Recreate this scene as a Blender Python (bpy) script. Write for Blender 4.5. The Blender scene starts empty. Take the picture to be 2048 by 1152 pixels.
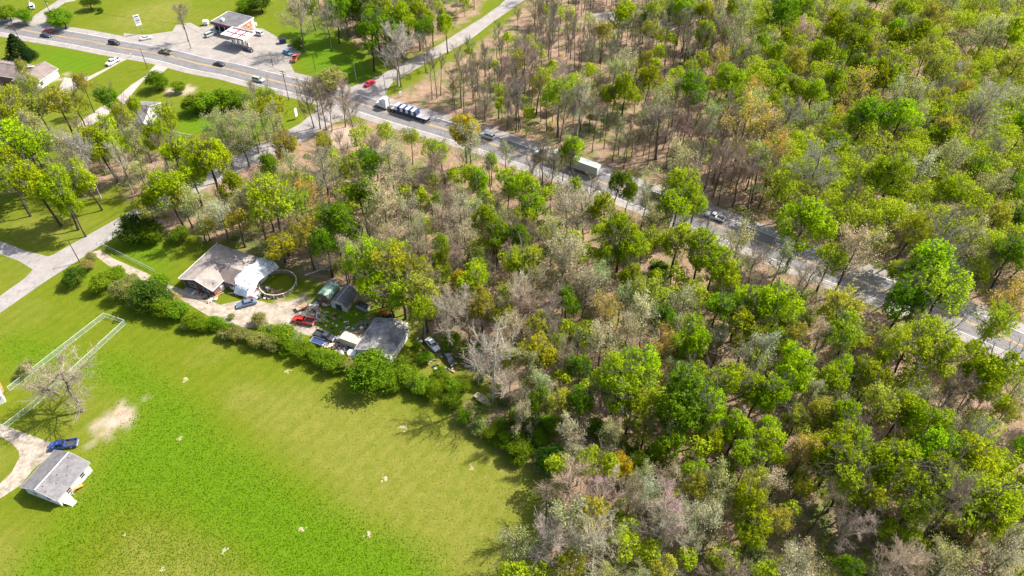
import bpy, math, random
import numpy as np
random.seed(7); rng = np.random.default_rng(7)
sc = bpy.context.scene
C = sc.collection
# ---------------------------------------------------------------- camera, sky, sun, exposure
CAM_H, FOC, PITCH = 140.0, 1500.0, math.radians(44.5)
cd = bpy.data.cameras.new('camera'); cam = bpy.data.objects.new('camera', cd); C.objects.link(cam)
cam.location = (0, 0, CAM_H); cam.rotation_euler = (math.radians(90) - PITCH, 0, 0)
cd.sensor_width = 36; cd.lens = 36 * FOC / 2048; cd.clip_start = 1; cd.clip_end = 9000
sc.camera = cam
SUN_EL, SUN_AZ = math.radians(49), math.radians(23)      # SUN_AZ: towards the sun, counter-clockwise from +X
w = bpy.data.worlds.new('World'); sc.world = w; w.use_nodes = True
nt = w.node_tree; nt.nodes.clear()
sky = nt.nodes.new('ShaderNodeTexSky'); sky.sky_type = 'NISHITA'; sky.sun_disc = False
sky.dust_density = 3.0; sky.ozone_density = 0.4; sky.sun_elevation = SUN_EL; sky.sun_rotation = math.radians(90) - SUN_AZ
bg = nt.nodes.new('ShaderNodeBackground'); bg.inputs['Strength'].default_value = 0.125
wo = nt.nodes.new('ShaderNodeOutputWorld')
nt.links.new(sky.outputs[0], bg.inputs[0]); nt.links.new(bg.outputs[0], wo.inputs[0])
sd = bpy.data.lights.new('sun', 'SUN'); sun = bpy.data.objects.new('sun', sd); C.objects.link(sun)
sd.energy = 4.7; sd.angle = math.radians(0.5); sd.color = (1.0, 0.94, 0.84)
from mathutils import Vector
sun.rotation_euler = Vector((math.cos(SUN_EL)*math.cos(SUN_AZ), math.cos(SUN_EL)*math.sin(SUN_AZ), math.sin(SUN_EL))).to_track_quat('Z', 'Y').to_euler()
sun.location = (0, 0, 400)
sc.view_settings.view_transform = 'Standard'; sc.view_settings.look = 'None'
sc.view_settings.exposure = 1.08; sc.view_settings.gamma = 1; sc.view_settings.use_curve_mapping = False
sc.cycles.max_bounces = 6; sc.cycles.diffuse_bounces = 3; sc.cycles.transmission_bounces = 3; sc.cycles.transparent_max_bounces = 4

# ---------------------------------------------------------------- survey: a spot on the photograph -> a spot on the land
SP, CP = math.sin(PITCH), math.cos(PITCH)
def W(px, py, z=0.0):
    u = (px - 1024) / FOC; v = (py - 576) / FOC
    dz = -SP - v * CP; t = (CAM_H - z) / -dz
    return (u * t, (CP - v * SP) * t)
def scale_at(px, py, z=0.0):        # photo pixels per metre
    X, Y = W(px, py, z)
    return FOC / (Y * CP + (CAM_H - z) * SP)
def P(X, Y, Z=0.0):                 # land -> photo, used for labels and zones only
    X = np.asarray(X, float); Y = np.asarray(Y, float)
    d = Y * CP + (CAM_H - Z) * SP
    return 1024 + FOC * X / d, 576 - FOC * (Y * SP + (Z - CAM_H) * CP) / d

# ---------------------------------------------------------------- helpers
def mesh_obj(name, verts, faces, mat=None, parent=None, smooth=False):
    me = bpy.data.meshes.new(name); me.from_pydata([tuple(v) for v in verts], [], [tuple(f) for f in faces]); me.update()
    if mat: me.materials.append(mat)
    if smooth: me.polygons.foreach_set('use_smooth', [True] * len(me.polygons))
    o = bpy.data.objects.new(name, me); C.objects.link(o)
    if parent: o.parent = parent
    return o
def tag(o, label=None, cat=None, group=None, kind=None):
    if label: o['label'] = label
    if cat: o['category'] = cat
    if group: o['group'] = group
    if kind: o['kind'] = kind
    return o
def empty(name, x, y, z=0, rz=0):
    o = bpy.data.objects.new(name, None); C.objects.link(o); o.empty_display_size = .5
    o.location = (x, y, z); o.rotation_euler = (0, 0, rz); return o
class MB:
    def __init__(s): s.v = []; s.f = []
    def box(s, cx, cy, cz, sx, sy, sz, rz=0.0):
        n = len(s.v); c, q = math.cos(rz), math.sin(rz)
        for dz in (-.5, .5):
            for dx, dy in ((-.5, -.5), (.5, -.5), (.5, .5), (-.5, .5)):
                x, y = dx * sx, dy * sy
                s.v.append((cx + x * c - y * q, cy + x * q + y * c, cz + dz * sz))
        s.f += [(n+3, n+2, n+1, n), (n+4, n+5, n+6, n+7)] + [(n+i, n+(i+1) % 4, n+4+(i+1) % 4, n+4+i) for i in range(4)]
        return s
    def tube(s, a, b, r0, r1, k=6, caps=True):
        a = Vector(a); b = Vector(b); d = (b - a)
        if d.length < 1e-6: return s
        d.normalize(); u = d.orthogonal().normalized(); w_ = d.cross(u); n = len(s.v)
        for p, r in ((a, r0), (b, r1)):
            for i in range(k):
                t = 2 * math.pi * i / k; s.v.append(tuple(p + (u * math.cos(t) + w_ * math.sin(t)) * r))
        s.f += [(n+i, n+(i+1) % k, n+k+(i+1) % k, n+k+i) for i in range(k)]
        if caps: s.f += [tuple(n + i for i in reversed(range(k))), tuple(n+k+i for i in range(k))]
        return s
    def prism(s, poly, y0, y1, inset=None):           # side profile in x,z pushed along y
        n = len(s.v); m = len(poly)
        for y in (y0, y1):
            for i, (x, z) in enumerate(poly):
                k = inset[i] if inset else 0
                s.v.append((x, y + (k if y == min(y0, y1) else -k), z))
        s.f += [tuple(range(n, n+m)), tuple(reversed(range(n+m, n+2*m)))]
        s.f += [(n+(i+1) % m, n+i, n+m+i, n+m+(i+1) % m) for i in range(m)]
        return s
    def poly(s, pts):
        n = len(s.v); s.v += [tuple(p) for p in pts]; s.f.append(tuple(range(n, n+len(pts)))); return s
    def slab(s, pts, th):                             # thick sheet: pts top corners, th thickness downwards
        n = len(s.v); m = len(pts)
        s.v += [tuple(p) for p in pts] + [(p[0], p[1], p[2] - th) for p in pts]
        s.f += [tuple(range(n, n+m)), tuple(reversed(range(n+m, n+2*m)))]
        s.f += [(n+i, n+m+i, n+m+(i+1) % m, n+(i+1) % m) for i in range(m)]
        return s
    def build(s, name, mat, parent=None, bevel=0, smooth=False):
        o = mesh_obj(name, s.v, s.f, mat, parent, smooth)
        if bevel:
            b = o.modifiers.new('edge', 'BEVEL'); b.width = bevel; b.segments = 2; b.limit_method = 'ANGLE'
        return o

# ---------------------------------------------------------------- materials
def new_mat(name):
    m = bpy.data.materials.new(name); m.use_nodes = True; t = m.node_tree
    b = t.nodes['Principled BSDF']; b.inputs['Specular IOR Level'].default_value = 0.3
    return m, t, b
def noise(t, scale, detail=4, rough=.6, co=None):
    n = t.nodes.new('ShaderNodeTexNoise'); n.inputs['Scale'].default_value = scale
    n.inputs['Detail'].default_value = detail; n.inputs['Roughness'].default_value = rough
    if co: t.links.new(co, n.inputs['Vector'])
    return n.outputs['Fac']
def ramp(t, fac, stops):
    r = t.nodes.new('ShaderNodeValToRGB'); e = r.color_ramp.elements
    while len(e) < len(stops): e.new(.5)
    for el, (p, c) in zip(e, stops):
        el.position = p; el.color = (*c, 1) if len(c) == 3 else c
    t.links.new(fac, r.inputs[0]); return r.outputs[0]
def mix(t, fac, a, b, mode='MIX'):
    n = t.nodes.new('ShaderNodeMix'); n.data_type = 'RGBA'; n.blend_type = mode
    for sock, val in ((n.inputs['Factor'], fac), (n.inputs[6], a), (n.inputs[7], b)):
        if isinstance(val, (int, float)): sock.default_value = val
        elif isinstance(val, tuple): sock.default_value = (*val, 1)
        else: t.links.new(val, sock)
    return n.outputs[2]
def math_(t, op, a, b=0.0):
    n = t.nodes.new('ShaderNodeMath'); n.operation = op
    for i, v in enumerate((a, b)):
        if isinstance(v, (int, float)): n.inputs[i].default_value = v
        else: t.links.new(v, n.inputs[i])
    return n.outputs[0]
def bump(t, b, h, strength=.5, dist=.1):
    n = t.nodes.new('ShaderNodeBump'); n.inputs['Strength'].default_value = strength; n.inputs['Distance'].default_value = dist
    t.links.new(h, n.inputs['Height']); t.links.new(n.outputs[0], b.inputs['Normal'])
def coords(t, world=True):
    if world:
        return t.nodes.new('ShaderNodeNewGeometry').outputs['Position']
    return t.nodes.new('ShaderNodeTexCoord').outputs['Object']
def simple(name, col, rough=.7, var=.15, sc_=1.5, metal=0, world=True, dirt=None, bmp=0):
    m, t, b = new_mat(name); co = coords(t, world)
    n = noise(t, sc_, 5, .65, co)
    lo = tuple(c * (1 - var) for c in col); hi = tuple(min(1, c * (1 + var)) for c in col)
    cc = ramp(t, n, [(.3, lo), (.7, hi)])
    if dirt:
        d = noise(t, sc_ * .37, 6, .75, co)
        cc = mix(t, ramp(t, d, [(.46, (0, 0, 0)), (.62, (1, 1, 1))]), cc, dirt)
    t.links.new(cc, b.inputs['Base Color']); b.inputs['Roughness'].default_value = rough; b.inputs['Metallic'].default_value = metal
    if bmp: bump(t, b, noise(t, sc_ * 6, 3, .6, co), .5, bmp)
    return m
_paint = {}
def paint(col, rough=.35):
    k = (col, rough)
    if k not in _paint:
        m, t, b = new_mat('car_paint'); b.inputs['Roughness'].default_value = rough; b.inputs['Coat Weight'].default_value = .35
        n = noise(t, 3, 4, .6, coords(t, False))
        t.links.new(mix(t, ramp(t, n, [(.45, (0, 0, 0)), (.75, (.35, .35, .35))]), col, (.25, .22, .19)), b.inputs['Base Color'])
        _paint[k] = m
    return _paint[k]
M = {}
def leaf_mat():
    m, t, b = new_mat('leaves'); oi = t.nodes.new('ShaderNodeObjectInfo')
    g = t.nodes.new('ShaderNodeNewGeometry')
    r = g.outputs['Random Per Island']
    v = ramp(t, r, [(0, (.62, .66, .6)), (.5, (1, 1, 1)), (1, (1.35, 1.25, 1.5))])
    n = noise(t, .5, 3, .6, g.outputs['Position'])
    v2 = ramp(t, n, [(.3, (.78, .86, .8)), (.7, (1.2, 1.12, 1.1))])
    c = mix(t, 1, mix(t, 1, oi.outputs['Color'], v, 'MULTIPLY'), v2, 'MULTIPLY')
    t.nodes.remove(b)
    df = t.nodes.new('ShaderNodeBsdfDiffuse'); tr = t.nodes.new('ShaderNodeBsdfTranslucent'); ms = t.nodes.new('ShaderNodeMixShader')
    t.links.new(c, df.inputs[0]); t.links.new(c, tr.inputs[0]); ms.inputs[0].default_value = .5
    t.links.new(df.outputs[0], ms.inputs[1]); t.links.new(tr.outputs[0], ms.inputs[2])
    t.links.new(ms.outputs[0], t.nodes['Material Output'].inputs[0])
    return m
M['leaf'] = leaf_mat()
def bark_mat():
    m, t, b = new_mat('bark'); oi = t.nodes.new('ShaderNodeObjectInfo')
    n = noise(t, 2.5, 4, .7, coords(t))
    t.links.new(mix(t, 1, oi.outputs['Color'], ramp(t, n, [(.35, (.55, .55, .55)), (.65, (1.25, 1.25, 1.25))]), 'MULTIPLY'), b.inputs['Base Color'])
    b.inputs['Roughness'].default_value = .9
    return m
M['bark'] = bark_mat()

def ground_mat():
    m, t, b = new_mat('land'); co = coords(t)
    at = t.nodes.new('ShaderNodeAttribute'); at.attribute_name = 'zone'
    se = t.nodes.new('ShaderNodeSeparateColor'); t.links.new(at.outputs['Color'], se.inputs[0])
    n1 = noise(t, .05, 5, .6, co); n2 = noise(t, .35, 6, .7, co); n3 = noise(t, 2.2, 5, .75, co); n4 = noise(t, 8, 3, .7, co)
    litter = ramp(t, n2, [(.25, (.17, .118, .078)), (.5, (.30, .21, .145)), (.75, (.41, .30, .215))])
    litter = mix(t, ramp(t, n3, [(.35, (0, 0, 0)), (.65, (1, 1, 1))]), mix(t, 1, litter, (.62, .58, .56), 'MULTIPLY'), litter)
    moss = ramp(t, n3, [(.3, (.045, .085, .012)), (.7, (.13, .17, .035))])
    litter = mix(t, ramp(t, noise(t, .09, 5, .7, co), [(.50, (0, 0, 0)), (.62, (.85, .85, .85))]), litter, moss)
    grass = ramp(t, n3, [(.25, (.085, .110, .004)), (.5, (.118, .142, .007)), (.75, (.155, .168, .018))])
    grass = mix(t, ramp(t, n2, [(.35, (0, 0, 0)), (.7, (.75, .75, .75))]), grass, (.078, .120, .004))
    lush = ramp(t, n3, [(.28, (.052, .118, .002)), (.5, (.078, .152, .003)), (.72, (.105, .180, .004))])
    dry = ramp(t, n3, [(.25, (.125, .130, .016)), (.5, (.168, .166, .030)), (.75, (.235, .215, .068))])
    dry = mix(t, ramp(t, n2, [(.4, (0, 0, 0)), (.7, (.8, .8, .8))]), dry, (.105, .135, .010))
    wv = t.nodes.new('ShaderNodeTexWave'); wv.inputs['Scale'].default_value = .11; wv.inputs['Distortion'].default_value = 9.0; wv.inputs['Detail'].default_value = 3; wv.inputs['Detail Scale'].default_value = .6
    mp = t.nodes.new('ShaderNodeMapping'); mp.inputs['Rotation'].default_value = (0, 0, .62); t.links.new(co, mp.inputs[0]); t.links.new(mp.outputs[0], wv.inputs[0])
    mow = ramp(t, wv.outputs['Fac'], [(.1, (.95, .955, .95)), (.5, (1, 1, 1)), (.95, (1.03, 1.02, 1.02))])
    dirt = ramp(t, n2, [(.3, (.27, .2, .14)), (.7, (.44, .36, .29))])
    fine = ramp(t, n4, [(.3, (.84, .84, .84)), (.7, (1.13, 1.13, 1.13))])
    c = mix(t, se.outputs[1], grass, lush); c = mix(t, se.outputs[2], c, dry); c = mix(t, 1, c, mow, 'MULTIPLY'); c = mix(t, se.outputs[0], c, litter)
    c = mix(t, at.outputs['Alpha'], c, dirt); c = mix(t, 1, c, fine, 'MULTIPLY')
    t.links.new(c, b.inputs['Base Color']); b.inputs['Roughness'].default_value = .95; b.inputs['Specular IOR Level'].default_value = .1
    h = math_(t, 'ADD', math_(t, 'MULTIPLY', n3, .7), math_(t, 'MULTIPLY', n4, .3))
    bump(t, b, h, .7, .25)
    return m
M['ground'] = ground_mat()
def road_mat(name, col, lane=False, stain=.5):
    m, t, b = new_mat(name); co = coords(t)
    n = noise(t, .25, 6, .7, co); f = noise(t, 6, 4, .7, co)
    c = ramp(t, n, [(.3, tuple(x * .78 for x in col)), (.7, tuple(x * 1.15 for x in col))])
    c = mix(t, 1, c, ramp(t, f, [(.3, (.85, .85, .85)), (.7, (1.12, 1.12, 1.12))]), 'MULTIPLY')
    vo = t.nodes.new('ShaderNodeTexVoronoi'); vo.feature = 'DISTANCE_TO_EDGE'; vo.inputs['Scale'].default_value = .16
    wn = t.nodes.new('ShaderNodeTexNoise'); wn.inputs['Scale'].default_value = .6
    t.links.new(co, wn.inputs['Vector'])
    va = t.nodes.new('ShaderNodeVectorMath'); va.operation = 'MULTIPLY_ADD'; va.inputs[1].default_value = (3, 3, 3)
    t.links.new(wn.outputs['Color'], va.inputs[0]); t.links.new(co, va.inputs[2]); t.links.new(va.outputs[0], vo.inputs['Vector'])
    c = mix(t, ramp(t, vo.outputs['Distance'], [(0, (stain,) * 3), (.02, (0, 0, 0))]), c, tuple(x * .35 for x in col))
    sp = noise(t, .9, 5, .8, co)
    c = mix(t, ramp(t, sp, [(.62, (0, 0, 0)), (.75, (.5, .5, .5))]), c, tuple(x * .5 for x in col))
    t.links.new(c, b.inputs['Base Color']); b.inputs['Roughness'].default_value = .88
    bump(t, b, f, .3, .03)
    return m
M['asphalt'] = road_mat('asphalt', (.165, .158, .160)); M['shoulder'] = road_mat('shoulder', (.265, .24, .225))
M['lot'] = road_mat('lot_paving', (.27, .245, .22)); M['lane'] = road_mat('lane_paving', (.27, .248, .235)); M['concrete'] = road_mat('concrete', (.34, .295, .26), stain=.25)
M['gravel'] = simple('gravel', (.34, .285, .235), .95, .3, 1.2, dirt=(.2, .17, .12), bmp=.05)
M['stone'] = simple('crushed_stone', (.36, .30, .25), .95, .5, 2, dirt=(.14, .16, .05), bmp=.1)
M['yellow'] = simple('yellow_marking', (.52, .33, .07), .8, .2, 2, dirt=(.33, .26, .17))
M['white_line'] = simple('white_marking', (.55, .54, .53), .8, .15, 2, dirt=(.36, .34, .33))
M['roof_grey'] = simple('grey_shingle', (.165, .158, .163), .9, .22, 1.2, dirt=(.11, .105, .11), bmp=.02)
M['roof_pale'] = simple('pale_shingle', (.27, .26, .25), .9, .3, .7, dirt=(.10, .098, .10), bmp=.02)
M['roof_tan'] = simple('tan_shingle', (.29, .252, .228), .9, .22, .6, dirt=(.17, .15, .145), bmp=.02)
M['roof_brown'] = simple('brown_and_shade_shingle', (.20, .16, .145), .9, .2, .8, dirt=(.15, .12, .11), bmp=.02)  # brown roof of the corner house; painted shade on the ranch front slope
M['roof_dark'] = simple('dark_membrane', (.10, .098, .105), .8, .25, .5, dirt=(.16, .155, .16))
M['white'] = simple('white_siding', (.72, .71, .69), .6, .06, 1, dirt=(.55, .53, .5))
M['trim'] = simple('white_trim', (.75, .74, .72), .6, .05, 1)
M['cream'] = simple('cream_metal', (.55, .47, .36), .6, .15, .9, dirt=(.42, .38, .27))
M['brick'] = simple('brown_brick', (.21, .11, .08), .9, .25, 4, dirt=(.14, .09, .08))
M['orange'] = simple('orange_wall', (.55, .16, .07), .7, .15, 1, dirt=(.6, .4, .3))
M['darkwall'] = simple('dark_wall', (.05, .04, .04), .8, .2, 1)
M['tarp'] = simple('white_tarp', (.74, .76, .78), .45, .12, .8, dirt=(.38, .43, .43), bmp=.1)
M['green'] = simple('green_metal', (.17, .30, .24), .5, .22, 1.2, dirt=(.33, .37, .31))
M['wood'] = simple('weathered_wood', (.30, .23, .17), .9, .3, 3, dirt=(.15, .12, .1))
M['woodo'] = simple('fresh_wood', (.50, .30, .17), .85, .25, 3)
M['pole'] = simple('pole_wood', (.085, .065, .055), .9, .25, 3)
M['metal'] = simple('grey_metal', (.42, .42, .43), .4, .15, 2, metal=.3)
M['rust'] = simple('rusty_metal', (.25, .11, .06), .8, .35, 3, dirt=(.1, .07, .06))
M['black'] = simple('black_rubber', (.02, .02, .022), .8, .2, 3)
M['dark'] = simple('dark_clutter', (.05, .05, .055), .7, .3, 3)
M['red'] = simple('red_paint', (.45, .03, .035), .5, .15, 2)
M['wine'] = simple('wine_fascia', (.16, .05, .09), .5, .15, 1)
M['navy'] = simple('navy_paint', (.03, .05, .15), .5, .15, 2)
M['fence'] = simple('pale_green_fence', (.55, .60, .52), .5, .1, 2)
M['orangep'] = simple('orange_plastic', (.75, .25, .08), .5, .1, 2)
def glass_mat():
    m, t, b = new_mat('window_glass'); b.inputs['Base Color'].default_value = (.015, .02, .028, 1); b.inputs['Roughness'].default_value = .08
    b.inputs['Specular IOR Level'].default_value = .7; return m
M['glass'] = glass_mat()
def lamp_mat(n, c):
    m, t, b = new_mat(n); b.inputs['Base Color'].default_value = (*c, 1); b.inputs['Roughness'].default_value = .15; return m
M['head'] = lamp_mat('headlight_lens', (.8, .8, .78)); M['tail'] = lamp_mat('tail_light_lens', (.4, .01, .01))
def mesh_screen():      # welded wire: real openings left by mixing wire with nothing between
    m, t, b = new_mat('wire_netting'); co = coords(t)
    b.inputs['Base Color'].default_value = (.5, .62, .54, 1); b.inputs['Roughness'].default_value = .5
    tr = t.nodes.new('ShaderNodeBsdfTransparent'); ms = t.nodes.new('ShaderNodeMixShader'); ms.inputs[0].default_value = .17
    t.links.new(tr.outputs[0], ms.inputs[1]); t.links.new(b.outputs[0], ms.inputs[2]); t.links.new(ms.outputs[0], t.nodes['Material Output'].inputs[0])
    return m
M['net'] = mesh_screen()

# ---------------------------------------------------------------- the land
def inside(px, py, poly):
    r = np.zeros(px.shape, bool); n = len(poly)
    for i in range(n):
        x0, y0 = poly[i]; x1, y1 = poly[(i + 1) % n]
        if y0 == y1: continue
        c = ((y0 > py) != (y1 > py)) & (px < (x1 - x0) * (py - y0) / (y1 - y0) + x0)
        r ^= c
    return r
FOREST = [[(700, 246), (760, 244), (900, 290), (1100, 350), (1300, 430), (1500, 510), (1700, 590), (1900, 680), (2100, 765), (2600, 1000), (2600, 1500), (1000, 1500),
           (1010, 1152), (1080, 1060), (1108, 985), (1055, 915), (960, 856), (900, 820), (985, 800), (985, 745), (940, 735), (900, 680), (830, 660), (800, 615), (740, 600), (640, 560), (560, 530), (500, 505),
           (430, 484), (380, 462), (330, 470), (270, 440), (330, 380), (420, 340), (520, 282), (600, 262), (660, 240)],
          [(765, 204), (800, 184), (860, 150), (950, 95), (1040, 22), (1085, -80), (1480, -80), (1500, 45), (1545, 60), (1570, -80), (1655, -80), (1668, 35), (1712, 30), (1745, -80), (3000, -300), (3000, 900), (2300, 760), (2100, 672), (1900, 600), (1700, 524), (1450, 424), (1200, 334), (1000, 268), (900, 240), (840, 224)],
          [(600, -100), (625, 15), (700, 78), (760, 118), (830, 108), (900, 66), (960, 25), (975, -100)],
          [(130, 330), (200, 300), (330, 310), (350, 370), (270, 400), (240, 360), (170, 400)]]
LUSH = [[(150, 740), (230, 700), (300, 742), (420, 830), (480, 900), (560, 950), (650, 1000), (770, 1060), (880, 1110), (900, 1300), (650, 1300), (450, 1085), (330, 1015), (250, 985), (150, 1060), (60, 1300), (20, 1152), (150, 1030), (190, 930), (275, 860), (280, 800)],
        [(0, 660), (110, 690), (150, 740), (60, 740), (0, 700)], [(560, 60), (640, 60), (700, 90), (760, 150), (700, 175), (610, 140)],
        [(55, 85), (220, 120), (150, 155), (110, 140)], [(600, 560), (740, 620), (800, 700), (740, 690), (640, 650)], [(350, 210), (560, 200), (560, 260), (380, 280)], [(170, 535), (280, 570), (400, 670), (250, 610)], [(200,480),(330,480),(340,560),(240,520)]]
DRY = [[(600, 780), (760, 800), (900, 850), (1050, 940), (1080, 1060), (1000, 1300), (860, 1300), (760, 1040), (600, 930), (500, 830), (420, 760)],
       [(-300, 1080), (0, 1060), (60, 1080), (-100, 1400)], [(200, 1152), (260, 1080), (380, 1060), (500, 1120), (520, 1400), (200, 1400)], [(240, 20), (330, 0), (380, 0), (330, 55), (230, 62)],
       [(0, 440), (90, 430), (200, 440), (140, 480), (60, 500)], [(860, 300), (1000, 330), (1100, 380), (900, 330), (760, 260), (740, 246)], [(830, 700), (930, 700), (960, 800), (900, 790), (830, 730)], [(-100, 870), (0, 880), (30, 900), (20, 940), (-100, 990)],[(840,160),(900,110),(930,110),(860,160)]]
DIRT = [[(245, 806), (258, 808), (274, 816), (262, 832), (240, 852), (222, 868), (205, 882), (180, 884), (178, 872), (198, 850), (222, 824)], [(700, 252), (720, 262), (715, 290), (660, 300), (650, 262)], [(545, 600), (600, 590), (640, 630), (600, 650), (560, 640)], [(120, 150), (132, 148), (130, 160), (120, 160)], [(330, 178), (385, 172), (385, 186), (340, 190)], [(690,700),(760,680),(800,640),(740,650),(690,670)]]
xs = np.concatenate([[-4000, -1500, -700, -400], np.arange(-270, 270.1, 1.0), [400, 700, 1500, 4000]])
ys = np.concatenate([[-1500, -400, -50, 30], np.arange(50, 350.1, 1.0), [420, 600, 1000, 2500, 6000]])
GX, GY = np.meshgrid(xs, ys); nx, ny = len(xs), len(ys)
vs = np.stack([GX.ravel(), GY.ravel(), np.zeros(GX.size)], 1)
def wob(X, Y, s, k):
    return np.sin(X * s + k) * np.cos(Y * s * 1.3 + 2 * k) + .6 * np.sin(X * s * 2.3 + Y * s * 1.9 + k) + .4 * np.cos(Y * s * 4.1 - X * s * 3.3 + 3 * k)
jx = GX + 1.1 * wob(GX, GY, .35, 1) + rng.normal(0, .7, GX.shape); jy = GY + 1.1 * wob(GX, GY, .33, 2) + rng.normal(0, .7, GX.shape)
PX, PY = P(jx, np.maximum(jy, 20))
def cover(polys, blur):
    m = np.zeros(PX.shape)
    for p in polys: m = np.maximum(m, inside(PX, PY, p))
    for _ in range(blur):
        m2 = m.copy(); m2[1:-1, 1:-1] = (m[1:-1, 1:-1] * 2 + m[:-2, 1:-1] + m[2:, 1:-1] + m[1:-1, :-2] + m[1:-1, 2:]) / 6; m = m2
    return m
zone = np.stack([cover(FOREST, 2), cover(LUSH, 30), cover(DRY, 26), cover(DIRT, 1)], 2)
zone[..., 2] = np.clip(zone[..., 2] * .8 + .25 * (wob(GX, GY, .06, 4) > .55), 0, 1) * (1 - zone[..., 1])
idx = np.arange(nx * ny).reshape(ny, nx)
faces = np.stack([idx[:-1, :-1], idx[:-1, 1:], idx[1:, 1:], idx[1:, :-1]], 2).reshape(-1, 4)
def quad_mesh(name, verts, faces):
    me = bpy.data.meshes.new(name); me.vertices.add(len(verts)); me.vertices.foreach_set('co', np.asarray(verts, np.float32).ravel())
    k = faces.shape[1]; me.loops.add(faces.size); me.loops.foreach_set('vertex_index', faces.astype(np.int32).ravel())
    me.polygons.add(len(faces)); me.polygons.foreach_set('loop_start', np.arange(0, faces.size, k, dtype=np.int32))
    me.update(calc_edges=True); me.validate(); return me
me = quad_mesh('ground', vs, faces); me.materials.append(M['ground'])
a = me.color_attributes.new('zone', 'FLOAT_COLOR', 'POINT'); a.data.foreach_set('color', zone.reshape(-1, 4).astype(np.float32).ravel())
ground = bpy.data.objects.new('ground', me); C.objects.link(ground); ground['kind'] = 'structure'
def in_forest(px, py):
    a_ = np.array([px]); b_ = np.array([py])
    return any(inside(a_, b_, p)[0] for p in FOREST)

# ---------------------------------------------------------------- roads
def smooth_line(pts, step=3.0):
    pts = [np.array(p, float) for p in pts]; out = []
    for i in range(len(pts) - 1):
        p0 = pts[max(i-1, 0)]; p1 = pts[i]; p2 = pts[i+1]; p3 = pts[min(i+2, len(pts)-1)]
        n = max(1, int(np.linalg.norm(p2 - p1) / step))
        for k in range(n):
            t = k / n; out.append(.5 * (2*p1 + (p2-p0)*t + (2*p0-5*p1+4*p2-p3)*t*t + (3*p1-p0-3*p2+p3)*t**3))
    out.append(pts[-1]); return out
def ribbon(line, o0, o1, z, name, mat, kind='structure'):
    L = np.array(line); T = np.gradient(L, axis=0); T /= np.linalg.norm(T, axis=1)[:, None]; N = np.stack([-T[:, 1], T[:, 0]], 1)
    a_ = L + N * o0; b_ = L + N * o1; n = len(L)
    v = [(x, y, z) for x, y in a_] + [(x, y, z) for x, y in b_]
    f = [(i, i+1, n+i+1, n+i) for i in range(n-1)] if o1 > o0 else [(i+1, i, n+i, n+i+1) for i in range(n-1)]
    o = mesh_obj(name, v, f, mat); o['kind'] = kind; return o
hw = [W(*p) for p in [(-160, 27), (0, 52), (80, 66), (160, 79), (237, 94), (325, 109), (400, 128), (459, 139), (509, 152), (595, 173), (700, 201), (790, 229), (895, 260), (982, 287), (1060, 315), (1182, 357), (1381, 431), (1514, 482), (1621, 526), (1796, 590), (1926, 640), (1998, 671), (2140, 735)]]
hl = smooth_line(hw)
ribbon(hl, -7.6, 8.2, .02, 'highway_shoulder', M['shoulder'])
ribbon(hl, -4.6, 4.8, .04, 'highway', M['asphalt'])
M['wear'] = simple('worn_track', (.135, .128, .13), .85, .25, .8, dirt=(.17, .162, .165))
for o0 in (-3.55, -1.75, 1.05, 2.85): ribbon(hl, o0, o0 + .55, .05, 'wheel_track', M['wear'])
for o0 in (-.34, .12): ribbon(hl, o0, o0 + .2, .06, 'centre_line_marking', M['yellow'])
for a0 in (-4.6, 4.65):
    segs = hl[:]
    ribbon(hl, a0 - .12, a0 + .12, .06, 'edge_line_marking', M['white_line'])
def patch(pts, z, name, mat):
    n = len(pts); q = [W(*p) for p in pts]
    o = mesh_obj(name, [(x, y, z) for x, y in q], [tuple(range(n))], mat)
    if o.data.polygons[0].normal.z < 0: o.data.flip_normals()
    o['kind'] = 'structure'; return o
patch([(690, 160), (697, 176), (762, 150), (794, 132), (874, 92), (937, 52), (962, 37), (1000, 10), (1040, -30), (1085, -35), (1056, -5), (1024, 18), (987, 43), (949, 73), (902, 101), (844, 131), (807, 153), (787, 163), (770, 185), (790, 215), (700, 215), (640, 195), (650, 172), (690, 175)], .012, 'side_road', M['lane'])
patch([(640, 205), (625, 226), (600, 248), (560, 268), (520, 288), (470, 314), (400, 352), (330, 388), (265, 420), (235, 437), (140, 490), (105, 510), (96, 513), (50, 501), (0, 482), (-120, 440), (-120, 462), (0, 508), (38, 522), (66, 539), (50, 556), (0, 592), (-100, 660), (-100, 694), (0, 626), (95, 560), (155, 522), (190, 498), (250, 463), (300, 434), (360, 402), (440, 362), (500, 334), (560, 300), (610, 280), (640, 262), (665, 245), (700, 238), (700, 205)], .012, 'lane_road', M['lane'])
patch([(248, 76), (247, 66), (290, 70), (345, 62), (352, 50), (380, 45), (400, 55), (412, 50), (525, 57), (562, 78), (580, 92), (603, 105), (593, 121), (580, 127), (591, 148), (615, 158), (700, 178), (690, 190), (595, 166), (509, 146), (459, 132), (400, 118), (325, 100)], .008, 'station_lot', M['lot'])
patch([(40, 50), (55, 41), (82, 22), (117, 0), (150, -20), (175, -20), (150, 2), (130, 5), (107, 22), (92, 40), (90, 56), (70, 60)], .008, 'farm_drive', M['lot'])
patch([(232, 104), (232, 111), (215, 135), (180, 152), (150, 157), (128, 155), (118, 175), (122, 197), (140, 186), (175, 162), (240, 125), (265, 114), (262, 106)], .008, 'house_drive', M['concrete'])
patch([(310, 122), (312, 128), (290, 152), (262, 170), (237, 192), (200, 215), (165, 240), (150, 258), (165, 262), (200, 240), (250, 205), (285, 163), (325, 145), (340, 132), (338, 126)], .008, 'second_drive', M['concrete'])
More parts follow.
